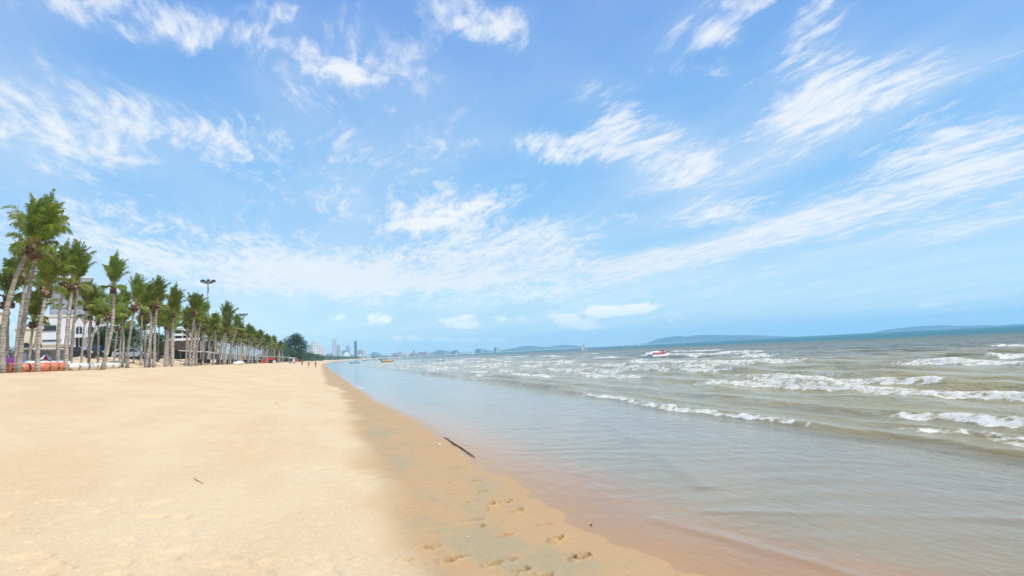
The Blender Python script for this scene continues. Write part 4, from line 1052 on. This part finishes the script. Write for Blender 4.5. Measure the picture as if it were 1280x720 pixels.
q = on_z(819, 445.4, 0)
r = thing('small_boat', 'slim white boat moored close behind the salmon seated jet ski', 'boat', (q.x, q.y, -.04), R(180+4))
hull_mb(3.0, 1.2, .45, .5).build('hull', M['white'], r, True)
b = MB(); b.tube([(-1.2, 0, .5), (-.4, 0, .62), (.4, 0, .6), (1.2, 0, .56)], [.24, .30, .26, .1], 10, squash=.6); b.build('cover', M['white'], r, True)
MB().box((-1.5, 0, .45), (.28, .3, .6)).build('outboard', M['dark'], r)
def skiff(label, px, py, rz, L, mat, grp=None, canopy=None, name='small_boat'):
    p = on_z(px, py, 0); r = thing(name, label, 'boat', (p.x, p.y, -.05), rz, grp)
    hull_mb(L, L*.34, L*.13, .5).build('hull', mat, r, True)
    MB().box((-L*.12, 0, L*.15), (L*.3, L*.2, L*.12), 0, 0, .8).build('cabin', canopy or M['white'], r)
    MB().box((-L*.52, 0, L*.12), (L*.06, L*.07, L*.2)).build('outboard', M['dark'], r)
    return r
skiff('pale blue boat at the water edge far along the beach', 444, 454.2, R(20), 4.2, M['blueh'], None, M['blueh'])
skiff('amber yellow boat near the shore below the dark blue hill', 485, 452.4, R(10), 5.2, M['orangeh'], None, M['orangeh'])
skiff('small white boat right of the amber boat', 524, 452.6, R(160), 2.3, M['white'])
skiff('small white boat with a raised bow, second right of the amber boat', 549, 451.2, R(175), 2.8, M['white'])
rb = random.Random(12)
BG = 'small craft crowded near the far shore'
for i in range(16):
    px = rb.uniform(452, 500); py = 449.2-(px-440)*.0515+rb.uniform(1.2, 2.6)
    m_ = rb.choice([M['white'], M['red'], M['white'], M['greyp'], M['blueh'], M['dark']])
    cn = {M['white']: 'white', M['red']: 'red', M['greyp']: 'grey', M['blueh']: 'blue', M['dark']: 'dark'}[m_]
    skiff('tiny %s boat in the crowd of craft off the far shore' % cn, px, py, rb.uniform(0, 6), rb.uniform(4, 6), m_, 'tiny %s craft off the far shore' % cn)
def sailboat(label, px, py, D, hh, mat, grp=None):
    p = at_d(px, py, D); r = thing('sailing_boat', label, 'sailboat', (p.x, p.y, -.05), R(random.uniform(-30, 30)), grp)
    hull_mb(hh*.75, hh*.2, hh*.07, .4).build('hull', M['white'], r, True)
    MB().tube([(hh*.08, 0, 0), (hh*.08, 0, hh)], [hh*.012, hh*.007], 6).build('mast', M['grey'], r)
    b = MB(); n = 6
    for i in range(n+1):
        f = i/n; wv_ = hh*.42*(1-f)**.85+.02; bl = .06*hh*math.sin(math.pi*f)
        b.v += [(hh*.07, 0, hh*(.12+.86*f)), (hh*.07-wv_*.5, bl, hh*(.12+.86*f)), (hh*.07-wv_, bl*.6, hh*(.12+.86*f)), (hh*.07, .03, hh*(.12+.86*f)), (hh*.07-wv_*.5, bl+.03, hh*(.12+.86*f)), (hh*.07-wv_, bl*.6+.03, hh*(.12+.86*f))]
    for i in range(n):
        o_ = i*6; q_ = o_+6
        b.f += [(o_, o_+1, q_+1, q_), (o_+1, o_+2, q_+2, q_+1), (o_+3, q_+3, q_+4, o_+4), (o_+4, q_+4, q_+5, o_+5), (o_+2, o_+5, q_+5, q_+2), (o_, q_, q_+3, o_+3)]; b.mi += [0]*6
    b.build('sail', mat, r); MB().tube([(hh*.08, 0, hh*.11), (-hh*.34, 0, hh*.11)], hh*.008, 5).build('boom', M['grey'], r)
sailboat('beige sailed boat, largest sail on the bay, left of the jet ski', 730, 438.6, 380, 4.6, M['sail'])
SG = 'white sails near the horizon'
for px, D, hh, lab in ((790, 900, 4.6, 'tiny white sail above and left of the jet ski'), (800, 1000, 5.6, 'tiny white sail, middle of three above the jet ski'), (804.5, 1000, 5.8, 'tiny white sail, right one of three above the jet ski'), (571, 1000, 7.0, 'white sail off the city shore, right of the peaked hill'), (588, 1050, 6.0, 'left one of a pair of white sails off the city shore'), (592, 1050, 6.0, 'right one of a pair of white sails off the city shore'), (778, 900, 3.4, 'tiny white sail left of the three above the jet ski')):
    sailboat(lab, px, 440-(px-620)*.0515, D, hh, M['sailw'], SG)

# ------------------------------------------------------------------ skyline
def tower(label, px0, px1, pyt, D, mat, style='flat', base=2.5):
    pc = (px0+px1)/2; p = at_d(pc, 448, D); q = at_d(pc, pyt, D)
    wd = D*(math.atan((px1-640)/804)-math.atan((px0-640)/804)); h = q.z-base
    r = thing('tower_block', label, 'tower', (p.x, p.y, base), -math.atan2(p.x, p.y)+R(12))
    dp = max(wd*.7, 14); b = MB()
    if style == 'step':
        b.box((0, 0, h*.44), (wd, dp, h*.88)); b.build('shaft', mat, r); MB().box((0, 0, h*.92), (wd*.55, dp*.6, h*.08)).build('crown', mat, r); MB().tube([(0, 0, h*.95), (0, 0, h)], [2.0, 1.0], 6).build('spire', mat, r)
    elif style == 'pyramid':
        b.box((0, 0, h*.25), (wd, dp, h*.5)); b.build('shaft', mat, r); MB().box((0, 0, h*.75), (wd*.95, dp*.95, h*.5), 0, 0, .25).build('crown', mat, r)
    elif style == 'point':
        b.box((0, 0, h*.4), (wd, dp, h*.8)); b.build('shaft', mat, r); MB().box((0, 0, h*.9), (wd*.9, dp*.9, h*.2), 0, 0, .3).build('crown', mat, r)
    elif style == 'twin':
        for sg in (-1, 1): MB().box((sg*wd*.27, 0, h*.5-(.01*h if sg > 0 else 0)), (wd*.42, dp, h-(.02*h if sg > 0 else 0))).build('shaft', mat, r)
        MB().box((0, dp*.1, h*.46), (wd*.2, dp*.6, h*.92)).build('core', M['tg'], r)
    else:
        b.box((0, 0, h*.49), (wd, dp, h*.98)); b.build('shaft', mat, r); MB().box((wd*.1, 0, h*.99), (wd*.5, dp*.5, h*.02)).build('plant_room', mat, r)
    MB().box((0, 0, 4), (wd*1.35, dp*1.35, 8)).build('podium', M['tw'], r)
for a in (('white central slab, tallest of the three joined blocks right of the dark tree', 390, 398, 425, 1500, M['tw'], 'step'), ('grey white left wing of the three joined hotel blocks', 381, 390.5, 431.5, 1540, M['tg']), ('beige white right wing of the three joined hotel blocks', 398, 406.8, 432, 1540, M['tw']),
          ('tall white twin shafted tower right of the hotel group', 416, 421.4, 424, 2500, M['tw'], 'twin'), ('grey blue tower touching the right side of the white twin tower', 421.6, 425, 430.8, 2500, M['tg']), ('slim white pointed tower right of the grey blue one', 425.2, 427, 432, 2450, M['tw'], 'point'),
          ('low blue glass block between the pointed and the greenish tower', 427, 432.5, 438, 2600, M['tb']), ('pale greenish tower with a rounded white top', 433.2, 437.5, 431.5, 2500, M['tgr'], 'step'), ('low white pyramid shaped block in front of the greenish tower', 428.5, 437.8, 440, 2350, M['tw'], 'pyramid'),
          ('slender dark tower, the darkest of the skyline', 443.6, 445.9, 426, 2500, M['td']), ('short grey green tower just right of the dark tower', 447.8, 450.9, 437, 2500, M['tgr']), ('white tower with a stepped top left of the peaked hill', 453.2, 457.8, 435.5, 2450, M['tw'], 'step'),
          ('low pale block between the hotel group and the twin tower', 408, 413.5, 442, 2300, M['tb']),
          ('pinkish broad tower standing alone right of the peaked hill', 497.8, 502.4, 438, 3900, M['tp'], 'point'), ('small white block at the foot of the pinkish tower', 502.5, 505, 442, 3850, M['tw']), ('thin white tower, left of the pair right of the pinkish tower', 514.2, 516, 438.3, 4000, M['tw']), ('thin blue grey tower, right of the pair right of the pinkish tower', 516.6, 518.6, 438, 4000, M['tb']),
          ('short pale tower left of the pointed blue hill', 523.5, 526, 440, 4000, M['tb']), ('thin white tower nearest the pointed blue hill', 528.5, 530.4, 440, 4050, M['tw'])):
    tower(*a)
rc = random.Random(4)
cg = {}
for i in range(46):
    px = rc.uniform(408, 640) if i > 18 else rc.uniform(425, 545)
    D = rc.uniform(3300, 4300) if px > 465 else rc.uniform(2300, 3000)
    base = 2.5; p = at_d(px, 448, D); hh = rc.uniform(7, 26) if px > 470 else rc.uniform(12, 34)
    mt_ = rc.choice(['tw', 'tw', 'tg', 'tp', 'tb']); nm = {'tw': 'white', 'tg': 'grey', 'tp': 'pinkish', 'tb': 'bluish'}[mt_]
    wd = rc.uniform(15, 45) if px > 490 else rc.uniform(12, 24)
    if 455 < px < 490: hh = rc.uniform(5, 10)
    b = MB(); b.box((0, 0, hh/2), (wd, wd*.7, hh)); b.box((wd*.1, 0, hh+1.2), (wd*.4, wd*.3, 2.4))
    o = b.build('far_building', M[mt_]); o.location = (p.x, p.y, base); o.rotation_euler = (0, 0, rc.uniform(-.5, .5))
    zone = 'below the skyline towers' if px < 462 else 'on the low shore below the peaked hill' if px < 532 else 'on the shore below the long blue hills'
    tag(o, 'tiny %s building %s' % (nm, zone), 'building', 'tiny %s buildings %s' % (nm, zone))

# ------------------------------------------------------------------ hills
M['hill'] = pmat('forest_hill', (.045, .075, .035), .95, .45, .004, col2=(.10, .10, .06))
def hill(pts, D, thick, seed):
    xs = np.array([p[0] for p in pts], float); n = 150
    px = np.linspace(xs[0], xs[-1], n); py = np.interp(px, xs, [p[1] for p in pts])
    A = np.array([azel(a, b) for a, b in zip(px, py)]); H_ = np.maximum(np.tan(A[:, 1])*D+EYE, 0)
    H_ = np.convolve(np.pad(H_, 2, mode='edge'), np.ones(5)/5, 'valid')
    H_ = H_*(1+.10*(fbm(px/2.5, px*0, seed, 3)-.5)); H_[0] = H_[-1] = 0
    m = 17; V = []
    for j in range(m):
        v = -1+2*j/(m-1); c = math.cos(v*math.pi/2)**1.3
        dd = D+v*thick*(.6+.4*H_/H_.max())
        z = -6+(H_+6)*c*(1+.35*(fbm(px/6+3*j, px*0+v*3, seed+9, 3)-.5)*(1-c))
        V.append(np.stack([dd*np.sin(A[:, 0]), dd*np.cos(A[:, 0]), z], -1))
    V = np.array(V).reshape(-1, 3); F = [(j*n+i, j*n+i+1, (j+1)*n+i+1, (j+1)*n+i) for j in range(m-1) for i in range(n-1)]
    me = bpy.data.meshes.new('hill'); me.from_pydata(V.tolist(), [], F); me.materials.append(M['hill']); me.polygons.foreach_set('use_smooth', [True]*len(F))
    tag(link('hill', me), kind='structure')
hill([(806, 430), (818, 425), (832, 421.5), (838, 421), (850, 420), (858, 421), (868, 419.3), (890, 418.3), (912, 419), (930, 418.6), (955, 419.5), (985, 420.6), (997, 421)], 7000, 500, 1)
hill([(1080, 418), (1105, 412.5), (1130, 409.5), (1160, 407), (1175, 406.3), (1200, 407.2), (1235, 406.2), (1252, 407), (1268, 405), (1290, 404), (1330, 403)], 7300, 400, 2)
hill([(600, 441.5), (625, 438.2), (640, 435.5), (652, 433), (660, 432), (668, 432.8), (680, 434), (692, 432.8), (702, 431), (715, 431.5), (730, 433.5), (745, 434.5)], 6800, 600, 3)
hill([(525, 446), (532, 443.5), (540, 440.5), (546, 438.2), (551, 436.8), (556, 438), (566, 440), (580, 441.5), (605, 442.2)], 6200, 500, 4)
hill([(455, 448), (460, 444.5), (466, 440.6), (468, 440), (472, 440.8), (478, 443.5), (484, 446.5)], 5600, 300, 5)
hill([(400, 449), (408, 444), (416, 441), (425, 442), (440, 443.5), (455, 447)], 5400, 400, 7)
hill([(740, 435.6), (752, 433.8), (765, 434.2), (780, 432.8), (800, 432.4), (815, 431.5)], 7400, 300, 6)

# ------------------------------------------------------------------ things on the sand
def onsand(px, py):
    lo = on_z(px, py, 0); 
    for _ in range(12): lo = on_z(px, py, gz(lo.x, lo.y))
    return lo
a = onsand(555, 547); b_ = on_z(593, 570, .03); d = b_-a
r = thing('driftwood_stick', 'long dark driftwood stick lying across the water edge', 'stick', a)
def hug(f, ox=0, oy=0, up=.012):
    v = d*f+Vector((ox, oy, 0)); v.z = max(gz(a.x+v.x, a.y+v.y), .004)-a.z+up; return v
sb = MB(); sb.tube([hug(0), hug(.25, .008, .01), hug(.4, -.008, .01), hug(.55, .012), hug(.8, 0, .01), hug(1)], [.007, .009, .012, .011, .010, .008], 8); sb.build('stem', M['stick'], r, True)
sb = MB(); sb.tube([hug(.4, 0, .02), hug(.36, -.05, .03, .03)], [.010, .004], 6); sb.tube([hug(.12), hug(.10, .05, .02, .02)], [.009, .004], 6); sb.build('side_twig', M['stick'], r)
for (p0, p1, lab) in (((242, 598), (254, 605), 'short bent twig lying alone on the dry sand'), ((344, 503), (348, 506), 'tiny dark twig on the dry sand halfway to the palms')):
    a = onsand(*p0); b_ = onsand(*p1); d = b_-a
    MBt = MB().tube([Vector((0, 0, .004)), d*.45+Vector((0, -.02, .008)), d+Vector((0, 0, .004))], [.003, .004, .002], 6)
    o = MBt.build('twig', M['stick'], None, True); o.location = a; tag(o, lab, 'twig')
a = onsand(739, 658); o = MB().ball((0, 0, .015), .011, 10, 0, 1.2, 1, .8, .2, 3).build('pebble', M['pebble'], None, True); o.location = (a.x, a.y, max(a.z, 0)); tag(o, 'small dark pebble on the wet orange sand by the water', 'pebble')
for i, (px, py, s, lab) in enumerate(((549, 557, .045, 'white shell beside the driftwood stick, on the sand'), (581.5, 556, .035, 'white shell in the shallow water beyond the driftwood stick'), (585, 671.5, .013, 'pale shell chip on the grey wet sand left of the footprints'), (532, 608, .016, 'tiny pale shell chip on the wet sand below the stick'), (27, 529, .04, 'pale scrap lying on the dry sand at the left'), (466, 608, .018, 'small pale chip where the dry sand meets the wet sand'))):
    a = onsand(px, py); b = MB()
    for k in range(7):
        an = -.9+1.8*k/6
        b.tube([(0, 0, .3*s), (.6*s*math.sin(an), .6*s*math.cos(an), .55*s), (1.1*s*math.sin(an), 1.1*s*math.cos(an), .25*s)], [.08*s, .22*s, .1*s], 6)
    o = b.build('shell', M['shell'], None, True); o.location = (a.x, a.y, max(a.z, .0)); o.rotation_euler = (.2, 0, i*1.3); tag(o, lab, 'shell')
for i, (px, py) in enumerate(((342, 503), (214, 541), (117, 483), (390, 493), (390, 595), (27, 531), (468, 470))):
    pass

# ------------------------------------------------------------------ air
mt, t = new_mat('haze')
v = t.node('ShaderNodeVolumePrincipled', {'Color': C4((.42, .78, 1.0)), 'Density': HAZE, 'Anisotropy': .1})
t.l.new(v.outputs[0], t.node('ShaderNodeOutputMaterial').inputs['Volume'])
hz_ = MB().box((0, 0, 92), (17600, 17600, 200)).build('haze', mt)
tag(hz_, kind='stuff')
# ------------------------------------------------------------------ render settings
vs = scene.view_settings; vs.view_transform = 'Standard'; vs.look = 'None'; vs.gamma = 1; vs.use_curve_mapping = False
vs.exposure = EXPO
scene.render.engine = 'CYCLES'
cy = scene.cycles; cy.use_denoising = True; cy.max_bounces = 6; cy.transparent_max_bounces = 12; cy.volume_bounces = 1
cy.sample_clamp_indirect = 6; cy.caustics_reflective = False; cy.caustics_refractive = False
